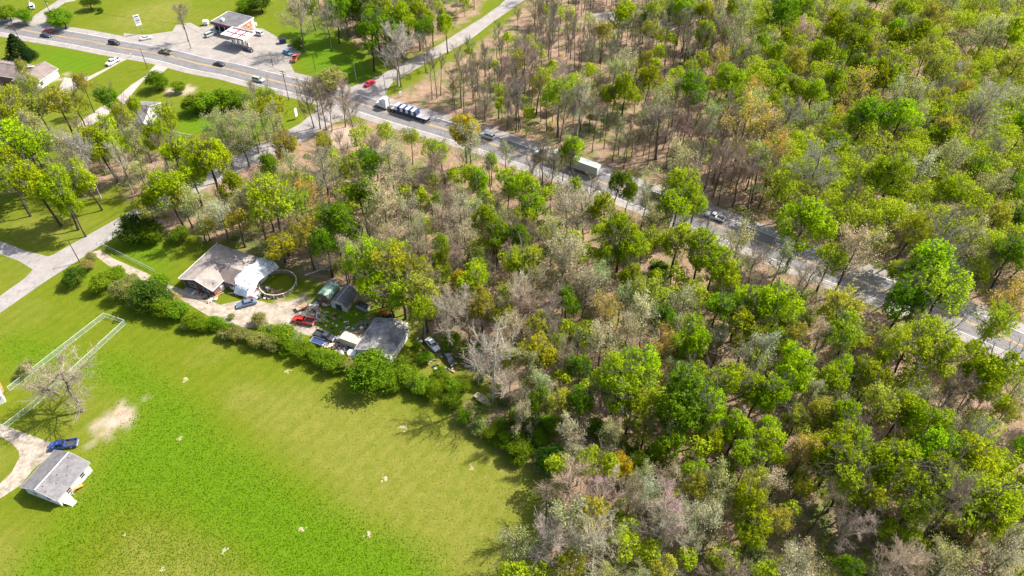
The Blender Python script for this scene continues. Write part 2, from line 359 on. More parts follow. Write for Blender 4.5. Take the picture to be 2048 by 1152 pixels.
patch([(182, 505), (200, 500), (225, 516), (290, 545), (345, 572), (400, 590), (440, 610), (470, 603), (505, 598), (545, 608), (590, 602), (612, 615), (600, 640), (640, 655), (700, 690), (720, 706), (700, 712), (620, 672), (560, 655), (490, 655), (440, 645), (380, 610), (330, 580), (275, 556), (215, 530)], .008, 'yard_drive', M['gravel'])
patch([(-60, 830), (0, 847), (28, 858), (87, 880), (102, 884), (106, 895), (104, 908), (65, 940), (43, 969), (0, 997), (-60, 1035), (-60, 1000), (0, 967), (24, 943), (39, 915), (37, 901), (20, 884), (0, 873), (-60, 862)], .008, 'gravel_drive', M['gravel'])
patch([(1180, 28), (1225, 24), (1262, 44), (1250, 56), (1215, 50), (1188, 42)], .008, 'clearing_drive', M['lot'])
mats_ = simple('straw_soil', (.33, .29, .17), .95, .3, 4, dirt=(.16, .18, .05))
for px, py, rr in [(575, 742, 8), (370, 758, 8), (810, 858, 11), (768, 957, 11), (943, 936, 9), (360, 876, 6), (608, 1060, 8), (736, 1070, 8), (447, 1100, 10), (250, 1068, 5), (326, 1137, 7), (140, 510, 3)]:
    X0, Y0 = W(px, py); r0 = rr / scale_at(px, py); V_, F_ = [], []
    for q_ in range(7):
        X = X0 + random.gauss(0, .45)*r0; Y = Y0 + random.gauss(0, .4)*r0; r = r0*random.uniform(.2, .6); k = 9; n_ = len(V_)
        V_ += [(X + r*random.uniform(.4, 1.2)*math.cos(i*2*math.pi/k), Y + r*random.uniform(.4, 1.1)*math.sin(i*2*math.pi/k), .008+.004*q_) for i in range(k)]; F_.append(tuple(range(n_, n_+k)))
    mesh_obj('bare_ground', V_, F_, mats_)['kind'] = 'structure'
# ---------------------------------------------------------------- buildings
def frame_from(pa, pb, pc, z):
    """three roof corners a-b-c at height z -> corner b, unit vectors towards a and c, lengths"""
    A, B, Cc = (np.array(W(*p, z)) for p in (pa, pb, pc))
    u = A - B; v = Cc - B; Lu, Lv = np.linalg.norm(u), np.linalg.norm(v); u /= Lu
    n = np.array([-u[1], u[0]]); n = n if n @ v > 0 else -n
    return B, u, n, Lu, Lv
class Loc:
    """local frame: x along u, y along v, origin at ground corner"""
    def __init__(s, B, u, v):
        if u[0] * v[1] - u[1] * v[0] < 0: s.flip = True
        else: s.flip = False
        s.B, s.u, s.v = B, u, v; s.rz = math.atan2(u[1], u[0])
    def root(s, name): return empty(name, s.B[0], s.B[1], 0, s.rz)
    def y(s, val): return -val if s.flip else val
def window(parent, x, y, z, w_, h_, face, name='window'):
    """face: 'x+','x-','y+','y-' the side it looks to"""
    ax = face[0]; sg = 1 if face[1] == '+' else -1
    m = MB(); g = MB(); t = .07
    def bx(mb, a0, b0, aw, bh, dep, off):
        if ax == 'x': mb.box(x + sg * off, y + a0, z + b0, dep, aw, bh)
        else: mb.box(x + a0, y + sg * off, z + b0, aw, dep, bh)
    bx(m, 0, h_/2 + t/2, w_ + 2*t, t, .08, .04); bx(m, 0, -h_/2 - t/2, w_ + 2*t, t, .12, .06)
    bx(m, -w_/2 - t/2, 0, t, h_, .08, .04); bx(m, w_/2 + t/2, 0, t, h_, .08, .04); bx(m, 0, 0, w_, .04, .07, .035)
    f = m.build(name, M['trim'], parent); bx(g, 0, 0, w_, h_, .03, .018); g.build('pane', M['glass'], f); return f
def door(parent, x, y, face, mat=None, w_=.95, h_=2.05):
    ax = face[0]; sg = 1 if face[1] == '+' else -1; m = MB(); k = MB()
    if ax == 'x': m.box(x + sg*.03, y, h_/2 + .1, .06, w_, h_); k.box(x + sg*.09, y + w_*.38, 1.1, .07, .08, .08)
    else: m.box(x, y + sg*.03, h_/2 + .1, w_, .06, h_); k.box(x + w_*.38, y + sg*.09, 1.1, .08, .07, .08)
    d = m.build('door', mat or M['trim'], parent); k.build('handle', M['metal'], d); return d
def gable(parent, x0, x1, y0, y1, ez, rise, wall, roofm, axis='x', over=.4, th=.14, trim=None):
    """walls and a two-slope roof; the ridge runs along axis. returns nothing; adds wall, roof (> fascia)"""
    t = .18; m = MB()
    X0, X1, Y0, Y1 = min(x0, x1), max(x0, x1), min(y0, y1), max(y0, y1); cx, cy = (X0+X1)/2, (Y0+Y1)/2
    m.box(cx, Y0 + t/2, ez/2, X1-X0, t, ez); m.box(cx, Y1 - t/2, ez/2, X1-X0, t, ez)
    m.box(X0 + t/2, cy, ez/2, t, Y1-Y0-2*t, ez); m.box(X1 - t/2, cy, ez/2, t, Y1-Y0-2*t, ez)
    if axis == 'x':
        for x in (X0, X1 - t):
            n = len(m.v); h = rise * .98
            m.v += [(x, Y0, ez), (x, Y1, ez), (x, cy, ez + h), (x+t, Y0, ez), (x+t, Y1, ez), (x+t, cy, ez + h)]
            m.f += [(n, n+2, n+1), (n+3, n+4, n+5), (n, n+3, n+5, n+2), (n+1, n+2, n+5, n+4)]
    else:
        for y in (Y0, Y1 - t):
            n = len(m.v); h = rise * .98
            m.v += [(X0, y, ez), (X1, y, ez), (cx, y, ez + h), (X0, y+t, ez), (X1, y+t, ez), (cx, y+t, ez + h)]
            m.f += [(n, n+1, n+2), (n+3, n+5, n+4), (n, n+2, n+5, n+3), (n+1, n+4, n+5, n+2)]
    m.build('wall', wall, parent)
    r = MB(); fa = MB()
    if axis == 'x':
        half = (Y1-Y0)/2; dz = rise * over / half
        for sg in (-1, 1):
            ye = cy + sg * (half + over)
            r.slab([(X0-over, ye, ez-dz+th), (X1+over, ye, ez-dz+th), (X1+over, cy, ez+rise+th), (X0-over, cy, ez+rise+th)], th)
            fa.box(cx, ye + sg*.03, ez-dz+th*.4, X1-X0+2*over, .05, .22)
            for x in (X0-over-.03, X1+over+.03):
                fa.slab([(x-.03, ye, ez-dz+th+.02), (x+.03, ye, ez-dz+th+.02), (x+.03, cy, ez+rise+th+.02), (x-.03, cy, ez+rise+th+.02)], .24)
        rc = MB().box(cx, cy, ez+rise+th+.02, X1-X0+2*over, .3, .07)
    else:
        half = (X1-X0)/2; dz = rise * over / half
        for sg in (-1, 1):
            xe = cx + sg * (half + over)
            r.slab([(xe, Y0-over, ez-dz+th), (xe, Y1+over, ez-dz+th), (cx, Y1+over, ez+rise+th), (cx, Y0-over, ez+rise+th)], th)
            fa.box(xe + sg*.03, cy, ez-dz+th*.4, .05, Y1-Y0+2*over, .22)
            for y in (Y0-over-.03, Y1+over+.03):
                fa.slab([(xe, y-.03, ez-dz+th+.02), (xe, y+.03, ez-dz+th+.02), (cx, y+.03, ez+rise+th+.02), (cx, y-.03, ez+rise+th+.02)], .24)
        rc = MB().box(cx, cy, ez+rise+th+.02, .3, Y1-Y0+2*over, .07)
    ro = r.build('roof', roofm, parent); fa.build('fascia', trim or M['trim'], ro); rc.build('ridge_cap', roofm, ro)
    return ro

# cottage at the near left: ridge from front-left to back-right
B, u, v, Lu, Lv = frame_from((44.5, 972), (108.5, 902.6), (171, 930), 2.9)
L = Loc(B, u, v); h = L.root('small_house'); s = 1 if not L.flip else -1
tag(h, 'small white cottage with grey gable roof beside the gravel drive and blue pickup', 'house')
ro = gable(h, 0, Lu, 0, s*Lv, 2.7, 1.5, M['white'], M['roof_grey'], 'x', .35, trim=M['metal'])  # grey fascia: dark of the gable's shadow side put into its colour
MB().box(Lu/2, s*Lv/2, 2.7+1.5+.17, Lu+.6, .22, .08).build('ridge_vent', M['trim'], ro)
for k in range(7):
    MB().box(.8 + k*1.3 + .3*(k % 3), s*(Lv*.58 + .55*((k*2) % 5)), 2.7 + 1.5*(1-(.16 + 1.1*((k*2) % 5)/Lv)) + .16, .22, .22, .1).build('roof_vent', M['dark'], ro)
fy = 'y+' if s > 0 else 'y-'
for x in (Lu*.25, Lu*.68): window(h, x, s*(Lv+.001), 1.55, 1.1, 1.2, fy)
door(h, Lu*.45, s*Lv, fy)
window(h, Lu+.001, s*Lv*.3, 1.5, 1.0, 1.1, 'x+'); window(h, Lu+.001, s*Lv*.7, 1.5, 1.0, 1.1, 'x+')
for x in (Lu*.86,):
    st = MB(); st.box(x, s*(Lv+.75), .55, 1.5, 1.3, .12)
    for i in range(3): st.box(x, s*(Lv+1.5+.28*i), .42-.15*i, 1.3, .28, .08)
    for dx in (-.7, .7):
        for dy in (.15, 1.35): st.box(x+dx, s*(Lv+dy), .72, .08, .08, 1.45)
        st.box(x+dx, s*(Lv+.75), 1.42, .08, 1.3, .08)
    st.build('stoop', M['trim'], h)

# long ranch house with the tarp
B, u, v, Lu, Lv = frame_from((361.9, 554.5), (433.8, 488.9), (543, 527), 2.9)
L = Loc(B, u, v); h = L.root('ranch_house'); s = -1 if L.flip else 1
tag(h, 'tan shingled L-shaped ranch house half covered by a white tarp beside the round pool wall', 'house')
def loc_of(px, py, z):
    p = np.array(W(px, py, z)) - B; return p @ u, (p @ v) * s
bw, aw, rb, ra = 10.6, 10.5, 5.8, 7.3
ez, ri, th, o_ = 2.8, 1.9, .14, .45
zt = ez+ri+th; t = .18
wl = MB()
wl.box(aw/2, s*(Lv-t/2), ez/2, aw, t, ez); wl.box(t/2, s*Lv/2, ez/2, t, Lv-2*t, ez); wl.box(aw-t/2, s*(bw+Lv)/2, ez/2, t, Lv-bw-2*t, ez)
wl.poly([(0, s*Lv, ez), (aw, s*Lv, ez), (ra, s*Lv, ez+ri)]); wl.build('wall', M['white'], h)
wg = MB(); wg.box((aw+Lu)/2, s*(bw-t/2), ez/2, Lu-aw, t, ez); wg.box(Lu/2, s*t/2, ez/2, Lu, t, ez); wg.box(Lu-t/2, s*bw/2, ez/2, t, bw-2*t, ez)
wg.poly([(Lu, 0, ez), (Lu, s*bw, ez), (Lu, s*rb, ez+ri)]); wg.build('wing_wall', M['brick'], h)
zo = lambda run: ez + th - ri*o_/run
r = MB()
r.slab([(-o_, -s*o_, zo(ra)), (-o_, s*(Lv+o_), zo(ra)), (ra, s*(Lv+o_), zt), (ra, s*rb, zt)], th)
ro = r.build('roof', M['roof_tan'], h)
MB().slab([(aw+o_, s*rb, zo(aw-ra)), (aw+o_, s*(Lv+o_), zo(aw-ra)), (ra, s*(Lv+o_), zt), (ra, s*rb, zt)], th).build('shade_toned_front_slope', M['roof_brown'], h)  # brown is shade put into the colour: this slope faces away from the sun
r = MB()
r.slab([(-o_, -s*o_, zo(rb)), (Lu+.7, -s*o_, zo(rb)), (Lu+.7, s*rb, zt+.012), (ra, s*rb, zt+.012)], th)
r.slab([(aw-2.2, s*(bw+o_), zo(bw-rb)), (Lu+.7, s*(bw+o_), zo(bw-rb)), (Lu+.7, s*rb, zt+.012), (ra-1.0, s*rb, zt+.012)], th)
rw = r.build('wing_roof', M['roof_tan'], h)
f = MB(); f.box(Lu/2, -s*(o_+.03), ez-.02, Lu+1.1, .06, .26); f.box((aw+Lu)/2+.4, s*(bw+o_+.03), ez-.02, Lu-aw+.7, .06, .22)
for sg, run in ((-1, rb), (1, bw-rb)):
    ye = (-o_ if sg < 0 else bw+o_)
    f.slab([(Lu+.7, s*ye, zo(run)+.02), (Lu+.78, s*ye, zo(run)+.02), (Lu+.78, s*rb, zt+.03), (Lu+.7, s*rb, zt+.03)], .25)
f.build('fascia', M['wine'] if False else M['trim'], rw)
fx = 'x+'
window(h, aw+.001, s*(bw+ (Lv-bw)*.30), 1.6, 1.5, 1.0, fx); window(h, aw+.001, s*(bw+(Lv-bw)*.5), 1.6, .9, 1.0, fx)
door(h, aw, s*(bw+1.1), fx, M['brick'])
window(h, Lu+.001, s*bw*.3, 1.4, 1.8, 1.2, fx); window(h, Lu+.001, s*bw*.72, 1.4, 1.2, 1.2, fx)
pc = MB(); pc.box(Lu+1.6, s*bw*.5, .08, 2.6, bw*.8, .16)
for q in (.12, .5, .88): pc.box(Lu+.6, s*bw*q, 1.4, .14, .14, 2.6)
pc.build('porch', M['concrete'], h)
ch = MB().box(3.2, s*Lv*.5, ez+1.4, .5, .5, .9).build('flue', M['metal'], ro)
for q in (.3, .42): MB().box(Lu-1.2, s*bw*(.5+q), ez+.9-q, .35, .35, .3).build('roof_vent', M['dark'], rw)
# tarp: a creased sheet over the end of the roof, falling to the ground in front
tv, tf = [], []; na, nb = 26, 20
for i in range(na+1):
    for j in range(nb+1):
        a_ = -0.6 + (aw+2.2) * i/na; b_ = 14.6 + (Lv+1.4-14.6) * j/nb
        if j == 0: b_ -= .6*math.sin(i*.7)
        zz = ez + ri*(a_/ra if a_ < ra else (aw-a_)/(aw-ra)) + .26; dc = a_ - aw
        edge = .5
        if dc > edge:
            zz = max(.1, ez - .2 - (dc-edge)*1.55)
        dcb = b_ - Lv - .3
        if dcb > 0: zz -= dcb*1.6
        zz += .14*math.sin(a_*2.3+b_*1.1) * math.cos(b_*1.9-a_*.8) + random.uniform(-.05, .05)
        tv.append((a_, s*b_, max(zz, .08)))
for i in range(na):
    for j in range(nb):
        p = i*(nb+1)+j; q = (p, p+1, p+nb+2, p+nb+1); tf.append(q)
tp = mesh_obj('roof_tarp', tv, tf, M['tarp'], None); tp.location = h.location; tp.rotation_euler = h.rotation_euler
sm = tp.modifiers.new('thick', 'SOLIDIFY'); sm.thickness = .02
tag(tp, 'crumpled white tarp draped over the right end of the ranch house roof', 'tarp')

# detached garage
B, u, v, Lu, Lv = frame_from((758, 686), (771, 634.5), (816, 657), 2.8)
Bx = np.array(W(816, 657, 3.0)); Cx = np.array(W(781, 713, 3.0)); u = Cx - Bx; Lg = np.linalg.norm(u)*1.05; u /= Lg/1.05
Ax = np.array(W(764, 641, 3.0)); v = np.array([-u[1], u[0]]); v = v if v @ (Ax-Bx) > 0 else -v; Wg = abs((Ax-Bx) @ v)*1.22
L = Loc(Bx, u, v); h = L.root('garage'); s = -1 if L.flip else 1
tag(h, 'grey roofed white block garage with a shallow gable beside the cream trailer', 'garage')
ro = gable(h, 0, Lg, 0, s*Wg, 3.0, 1.5, M['white'], M['roof_pale'], 'x', .35)
ff = 'y-' if s > 0 else 'y+'
for q in (.2, .55, .8): window(h, Lg*q, 0, 1.7, .9, .8, ff)
door(h, Lg*.38, 0, ff)
gd = MB(); gd.box(Lg+.05, s*Wg*.35, 1.25, .08, 2.8, 2.4)
for i in range(3): gd.box(Lg+.1, s*Wg*.35, .65+i*.6, .04, 2.8, .05)
gd.build('garage_door', M['trim'], h)
MB().tube((Lg*.7, s*Wg*.3, 3.5), (Lg*.7, s*Wg*.3, 4.5), .12, .12).build('flue_pipe', M['metal'], ro)
q = MB(); q.box(-.9, s*Wg*.38, 1.3, 1.8, Wg*.5, 2.5); q.slab([(-2, s*Wg*.1, 2.8), (.2, s*Wg*.1, 3.1), (.2, s*Wg*.66, 3.1), (-2, s*Wg*.66, 2.8)][::(1 if s > 0 else -1)], .12); q.build('lean_to', M['cream'], h)

# cream box trailer leaning against the garage
def boxy_trailer(px, py, ang, Lx, Wx, Hx, mat, label):
    X, Y = W(px, py); r = empty('box_trailer', X, Y, 0, ang); tag(r, label, 'trailer')
    b = MB(); b.box(0, 0, .55+Hx/2, Lx, Wx, Hx)
    for i in range(int(Lx/.6)): b.box(-Lx/2+.3+i*.6, Wx/2+.02, .55+Hx/2, .06, .04, Hx*.94); b.box(-Lx/2+.3+i*.6, -Wx/2-.02, .55+Hx/2, .06, .04, Hx*.94)
    bo = b.build('body', mat, r); MB().box(0, 0, .55+Hx+.04, Lx+.1, Wx+.1, .08).build('roof', mat, r)
    f = MB(); f.box(0, 0, .45, Lx, Wx*.8, .16); f.tube((Lx/2, 0, .45), (Lx/2+1.1, 0, .4), .06, .06); f.build('chassis', M['dark'], r)
    for sx in (-.5, .45):
        for sg in (-1, 1): MB().tube((sx, sg*(Wx/2-.22), .34), (sx, sg*(Wx/2+.02), .34), .34, .34, 12).build('wheel', M['black'], r)
    return r
boxy_trailer(706, 690, math.radians(-24), 5.4, 2.5, 2.1, M['cream'], 'cream box trailer with dirty roof parked against the garage wall')

# green round-roofed shed and grey gambrel shed
B, u, v, Lu, Lv = frame_from((634.5, 592), (656, 567), (671, 578), 1.5)
L = Loc(B, u, v); h = L.root('barrel_roof_shed'); s = -1 if L.flip else 1
tag(h, 'small shed with a rounded faded green metal roof near the grey barn shed', 'shed')
Ls, Ws = Lu, 3.6
m = MB(); m.box(Ls/2, s*Ws/2, .75, Ls, Ws, 1.5); m.build('wall', M['wood'], h)
m = MB(); k = 12; pr = [(Ws/2+.15-(Ws/2+.15)*math.cos(math.pi*i/k)-.15, 1.45+1.65*math.sin(math.pi*i/k)) for i in range(k+1)]
for (ya, za), (yb, zb) in zip(pr, pr[1:]):
    m.slab([(-.2, s*ya, za), (Ls+.2, s*ya, za), (Ls+.2, s*yb, zb), (-.2, s*yb, zb)][::s], .05)
ro = m.build('roof', M['green'], h)
for i in range(5):
    rb = MB(); x = .1+i*Ls/4.2
    for (ya, za), (yb, zb) in zip(pr, pr[1:]): rb.tube((x, s*ya, za+.02), (x, s*yb, zb+.02), .035, .035, 4, False)
    rb.build('seam', M['green'], ro)
for x in (.02, Ls-.02):
    n = MB(); n.poly([(x, s*ya, za-.04) for ya, za in pr]); n.build('end_wall', M['rust'] if x > 1 else M['wood'], h)
door(h, Ls, s*Ws/2, 'x+', M['rust'], 1.3, 1.8)
B, u, v, Lu, Lv = frame_from((661, 604), (684, 576), (712, 594), 2.0)
L = Loc(B, u, v); h = L.root('barn_shed'); s = -1 if L.flip else 1
tag(h, 'grey barn shed with a broken-slope shingle roof and pale end wall', 'shed')
Ls, Ws = Lu*1.0, 4.6
m = MB(); m.box(Ls/2, s*Ws/2, 1.0, Ls, Ws, 2.0)
pr = [(-.2, 1.85), (.75, 3.15), (Ws/2, 3.75), (Ws-.75, 3.15), (Ws+.2, 1.85)]
m.build('wall', M['cream'], h)
for x in (.0, Ls): MB().poly([(x+(.01 if x else -.01), s*a_, b_-.03) for a_, b_ in pr]).build('end_wall', M['cream'], h)
m = MB()
for (ya, za), (yb, zb) in zip(pr, pr[1:]): m.slab([(-.25, s*ya, za), (Ls+.25, s*ya, za), (Ls+.25, s*yb, zb), (-.25, s*yb, zb)][::s], .1)
ro = m.build('roof', M['roof_grey'], h); MB().box(Ls/2, s*Ws/2, 3.78, Ls+.5, .25, .08).build('ridge_cap', M['metal'], ro)
door(h, Ls, s*Ws/2, 'x+', M['dark'], 1.8, 1.9); door(h, Ls*.5, s*Ws, 'y+' if s > 0 else 'y-', M['wood'])

# filling station: store and canopy
B, u, v, Lu, Lv = frame_from((417.6, 45.9), (456.6, 23.4), (511.3, 32.2), 4.2)
L = Loc(B, u, v); h = L.root('station_store'); s = -1 if L.flip else 1
tag(h, 'filling station store with flat dark grey roof, orange side wall and posts in front', 'shop')
p = np.array(W(480, 54.7, 4.2)) - B; Lx = (Lu + p @ u)/2; Wy = Lv
m = MB(); t = .25
m.box(Lx*.45, s*Wy/2, 2.0, Lx*.9, Wy-.1, 4.0); m.build('wall', M['white'], h)
MB().box(Lx*.52, s*(Wy+.02), 1.9, Lx*.72, .1, 3.6).build('painted_wall', M['orange'], h)
MB().box(Lx/2, s*Wy/2, 4.12, Lx+.3, Wy+.3, .2).build('roof', M['roof_dark'], h)
f = MB(); f.box(Lx/2, s*(Wy+.18), 4.1, Lx+.5, .1, .55); f.box(Lx/2, -s*.18, 4.1, Lx+.5, .1, .55); f.box(-.2, s*Wy/2, 4.1, .1, Wy+.3, .55); f.build('parapet', M['trim'], h)
MB().box(Lx+.22, s*Wy/2, 3.95, .12, Wy+.2, 1.1).build('front_fascia', M['wine'], h)
MB().box(Lx*.9+.03, s*Wy/2, 1.9, .06, Wy-.4, 3.2).build('shop_front', M['glass'], h)
for q in (.06, .28, .5, .72, .94): MB().box(Lx-.05, s*Wy*q, 1.8, .18, .18, 3.6).build('post', M['trim'], h)
for q in (.35, .55): window(h, Lx*q, s*(Wy+.08), 1.9, .8, 1.1, 'y+' if s > 0 else 'y-')
door(h, Lx*.15, s*Wy, 'y+' if s > 0 else 'y-', M['metal'])
ac = MB(); ac.box(Lx*.72, s*Wy*.28, 4.65, 1.2, 1.2, .8); ac.tube((Lx*.72, s*Wy*.28, 5.05), (Lx*.72, s*Wy*.28, 5.2), .45, .45, 12); ac.build('rooftop_unit', M['trim'], h)
MB().tube((Lx*.3, s*Wy*.7, 4.2), (Lx*.3, s*Wy*.7, 4.9), .18, .18, 8).build('roof_vent', M['metal'], h)
X, Y = W(413, 50); tk = MB(); tk.tube((X-1, Y, 1.3), (X+1, Y, 1.3), .9, .9, 14); tk.box(X-.6, Y, .3, .2, 1.2, .6); tk.box(X+.6, Y, .3, .2, 1.2, .6)
tag(tk.build('gas_tank', M['trim']), 'white propane tank at the far corner of the station store', 'tank')
X, Y = W(501, 53); e = MB(); e.box(X, Y, .9, 1.6, .9, 1.8); e.box(X+1.8, Y+.8, .6, 1.2, .9, 1.2); tag(e.build('ice_chest', M['trim']), 'white ice chests against the orange side wall of the store', 'freezer')
B, u, v, Lu, Lv = frame_from((442, 68.4), (465.4, 53.7), (508.4, 64.5), 5.2)
L = Loc(B, u, v); h = L.root('fuel_canopy'); s = -1 if L.flip else 1
tag(h, 'filling station canopy with white and red grid top standing over the pumps', 'canopy')
Lx, Wy = Lu, Lv
m = MB(); zc = 4.9
m.box(-.1, s*Wy/2, zc, .14, Wy+.1, .85); m.box(Lx+.1, s*Wy/2, zc, .14, Wy+.1, .85); m.box(Lx/2, -s*.1, zc, Lx+.34, .14, .85); m.box(Lx/2, s*(Wy+.1), zc, Lx+.34, .14, .85)
fa = m.build('fascia', M['trim'], h)
w2 = MB(); w2.box(Lx+.19, s*Wy/2, zc-.1, .03, Wy, .4); w2.box(-.19, s*Wy/2, zc-.1, .03, Wy, .4); w2.build('fascia_band', M['wine'], fa)
MB().box(Lx/2, s*Wy/2, zc-.3, Lx, Wy, .1).build('deck', M['wine'], h)
for i in range(3):
    for j in range(2): MB().box(Lx*(.27+.46*j), s*Wy*(.18+.32*i), zc-.17, Lx*.34, Wy*.24, .14).build('roof_panel', M['trim'], h)
for q in (.5,): MB().box(Lx*q, s*Wy/2, zc-.02, .22, Wy-.1, .2).build('beam', M['wine'], h)
for q in (.34, .66): MB().box(Lx/2, s*Wy*q, zc-.02, Lx-.1, .25, .2).build('beam', M['red'], h)
for q in (.25, .75): MB().box(Lx*.5, s*Wy*q, 2.3, .35, .35, 4.6).build('column', M['trim'], h)
for i, q in enumerate((.15, .4, .6, .85)):
    pp = np.array(B) + u*Lx*.5 + v*Wy*q
    r = empty('fuel_pump', pp[0], pp[1], 0, L.rz); tag(r, ['leftmost', 'second', 'third', 'rightmost'][i] + ' fuel pump in the row under the station canopy', 'fuel pump', 'fuel pumps under the canopy')
    MB().box(0, 0, .09, 1.2, 1.0, .18).build('island', M['concrete'], r); b_ = MB().box(0, 0, 1.05, .55, .8, 1.75).build('cabinet', M['trim'], r); MB().box(.3, 0, 1.4, .06, .5, .5).build('screen', M['glass'], r)
    MB().tube((.3, .42, 1.3), (.42, .5, .6), .03, .03, 5).build('hose', M['black'], r)

# houses at the upper left
B, u, v, Lu, Lv = frame_from((69, 168), (113, 138), (90, 122), 3.0)
L = Loc(B, u, v); h = L.root('corner_house'); s = -1 if L.flip else 1
tag(h, 'brown roofed white house at the end of the curved concrete drive', 'house')
ro = gable(h, 0, Lu, 0, s*Lv, 3.0, 2.0, M['white'], M['roof_brown'], 'x', .4)
ff = 'y-' if s > 0 else 'y+'
g1 = MB(); g1.box(Lu*.3, -s*.05, 1.2, 4.4, .08, 2.3); [g1.box(Lu*.3, -s*.1, .5+.55*i, 4.4, .04, .05) for i in range(4)]; g1.build('garage_door', M['trim'], h)
window(h, Lu*.75, 0, 1.6, 1.4, 1.2, ff); door(h, Lu*.58, 0, ff)
h2 = MB(); y2 = s*(Lv+9)
ro2 = gable(h, Lu*.05, Lu*.85, s*(Lv-.4), s*(Lv+18), 3.1, 2.1, M['brick'], M['roof_brown'], 'y', .4)
for i in range(4): MB().box(Lu*.75 if False else Lu*.2, s*(Lv+8+i*1.5), 4.6, .3, .3, .35).build('roof_vent', M['dark'], ro2)
B, u, v, Lu, Lv = frame_from((287, 246), (320, 208), (285, 199), 3.0)
L = Loc(B, u, v); h = L.root('white_house'); s = -1 if L.flip else 1
tag(h, 'white two-storey house with grey roof hidden among lime trees', 'house')
ro = gable(h, 0, Lu, 0, s*9, 3.4, 2.4, M['white'], M['roof_grey'], 'y', .35)
for x in (Lu*.2, Lu*.5, Lu*.8): window(h, x, 0, 1.8, 1.1, 1.3, 'y-' if s > 0 else 'y+')
door(h, Lu*.35, 0, 'y-' if s > 0 else 'y+'); window(h, Lu, s*3, 1.8, 1.1, 1.3, 'x+'); window(h, Lu, s*6, 1.8, 1.1, 1.3, 'x+')
MB().box(Lu*.5, s*6, 6.0, .8, .8, 1.4).build('chimney', M['brick'], ro)
# porch corner at the left edge
X, Y = W(-14, 797); r = empty('farm_house', X, Y, 0, math.radians(38)); tag(r, 'white house corner with a red panel at the left edge below the long fence', 'house')
gable(r, -7, 2.2, -3, 2.2, 2.8, 1.6, M['white'], M['trim'], 'x', .3)
MB().box(2.3, -.4, 1.3, .1, 1.6, 1.9).build('red_panel', M['red'], r); MB().box(2.58, -.4, 2.25, .6, 3.4, .1).build('awning', M['orange'], r); window(r, .5, -3, 1.5, 1, 1, 'y-')
# house in the clearing at the top
X, Y = W(1333, 62); r = empty('clearing_house', X, Y, 0, math.radians(35)); tag(r, 'grey roofed house half hidden by trees in the top clearing', 'house')
gable(r, -6, 6, -4, 4, 2.8, 2, M['cream'], M['roof_grey'], 'x', .4); window(r, 6, 0, 1.6, 1.2, 1.2, 'x+'); window(r, -2, -4, 1.6, 1.2, 1.2, 'y-'); door(r, 2, -4, 'y-')

# ---------------------------------------------------------------- vehicles
def wheels(r, xs_, hw_, rad, wd=.22):
    for x in xs_:
        for sg in (-1, 1):
            o = MB().tube((x, sg*(hw_-wd), rad), (x, sg*(hw_+.02), rad), rad, rad, 14).build('wheel', M['black'], r)
            MB().tube((x, sg*(hw_+.02), rad), (x, sg*(hw_+.035), rad), rad*.55, rad*.5, 10).build('rim', M['metal'], o)
def shell(mb, secs):
    """secs: (x, half width low, half width high, z low, z high); joined ring by ring"""
    n0 = len(mb.v)
    for x, wl, wh, z0, z1 in secs:
        zm = z0 + (z1-z0)*.6; mb.v += [(x, -wl, z0), (x, wl, z0), (x, wl*1.02, zm), (x, wh, z1), (x, 0, z1+.03), (x, -wh, z1), (x, -wl*1.02, zm)]
    k = 7
    for i in range(len(secs)-1):
        a_ = n0+i*k; b_ = a_+k
        for j in range(k): mb.f.append((a_+j, a_+(j+1) % k, b_+(j+1) % k, b_+j))
    mb.f.append(tuple(n0+j for j in reversed(range(k)))); e_ = n0+(len(secs)-1)*k; mb.f.append(tuple(e_+j for j in range(k)))
    return mb
def glasshouse(r, x0, x1, x2, x3, z0, z1, hw_, mat, taper=.22):
    """dark glass band with painted roof and pillars. x0 rear base, x1 rear top, x2 front top, x3 front base"""
    g = MB(); t = taper; n = 0
    bot = [(x0, -hw_), (x3, -hw_), (x3, hw_), (x0, hw_)]; top = [(x1, -hw_+t), (x2, -hw_+t), (x2, hw_-t), (x1, hw_-t)]
    B8 = [(x, y, z0) for x, y in bot] + [(x, y, z1) for x, y in top]
    for nm, ids in (('side_window', (0, 1, 5, 4)), ('side_window', (2, 3, 7, 6)), ('windscreen', (1, 2, 6, 5)), ('rear_window', (3, 0, 4, 7))):
        mesh_obj(nm, [B8[i] for i in ids], [(0, 1, 2, 3)], M['glass'], r)
    rf = MB(); rf.slab([(x1-.02, -hw_+t, z1+.06), (x2+.02, -hw_+t, z1+.06), (x2+.02, hw_-t, z1+.06), (x1-.02, hw_-t, z1+.06)], .07)
    rf.build('roof', mat, r, .03)
    p = MB()
    for i in range(4): p.tube(B8[i], B8[i+4], .06, .05, 5)
    xm = (x0+x3)/2
    for y, yt in ((-hw_, -hw_+t), (hw_, hw_-t)): p.tube((xm, y, z0), ((x1+x2)/2, yt, z1), .05, .05, 5)
    p.build('pillars', mat, r)
def lamps(r, xf, xr, hw_, z):
    for sg in (-1, 1):
        MB().box(xf, sg*(hw_-.22), z, .1, .34, .16).build('headlight', M['head'], r); MB().box(xr, sg*(hw_-.16), z+.1, .08, .2, .2).build('tail_light', M['tail'], r)
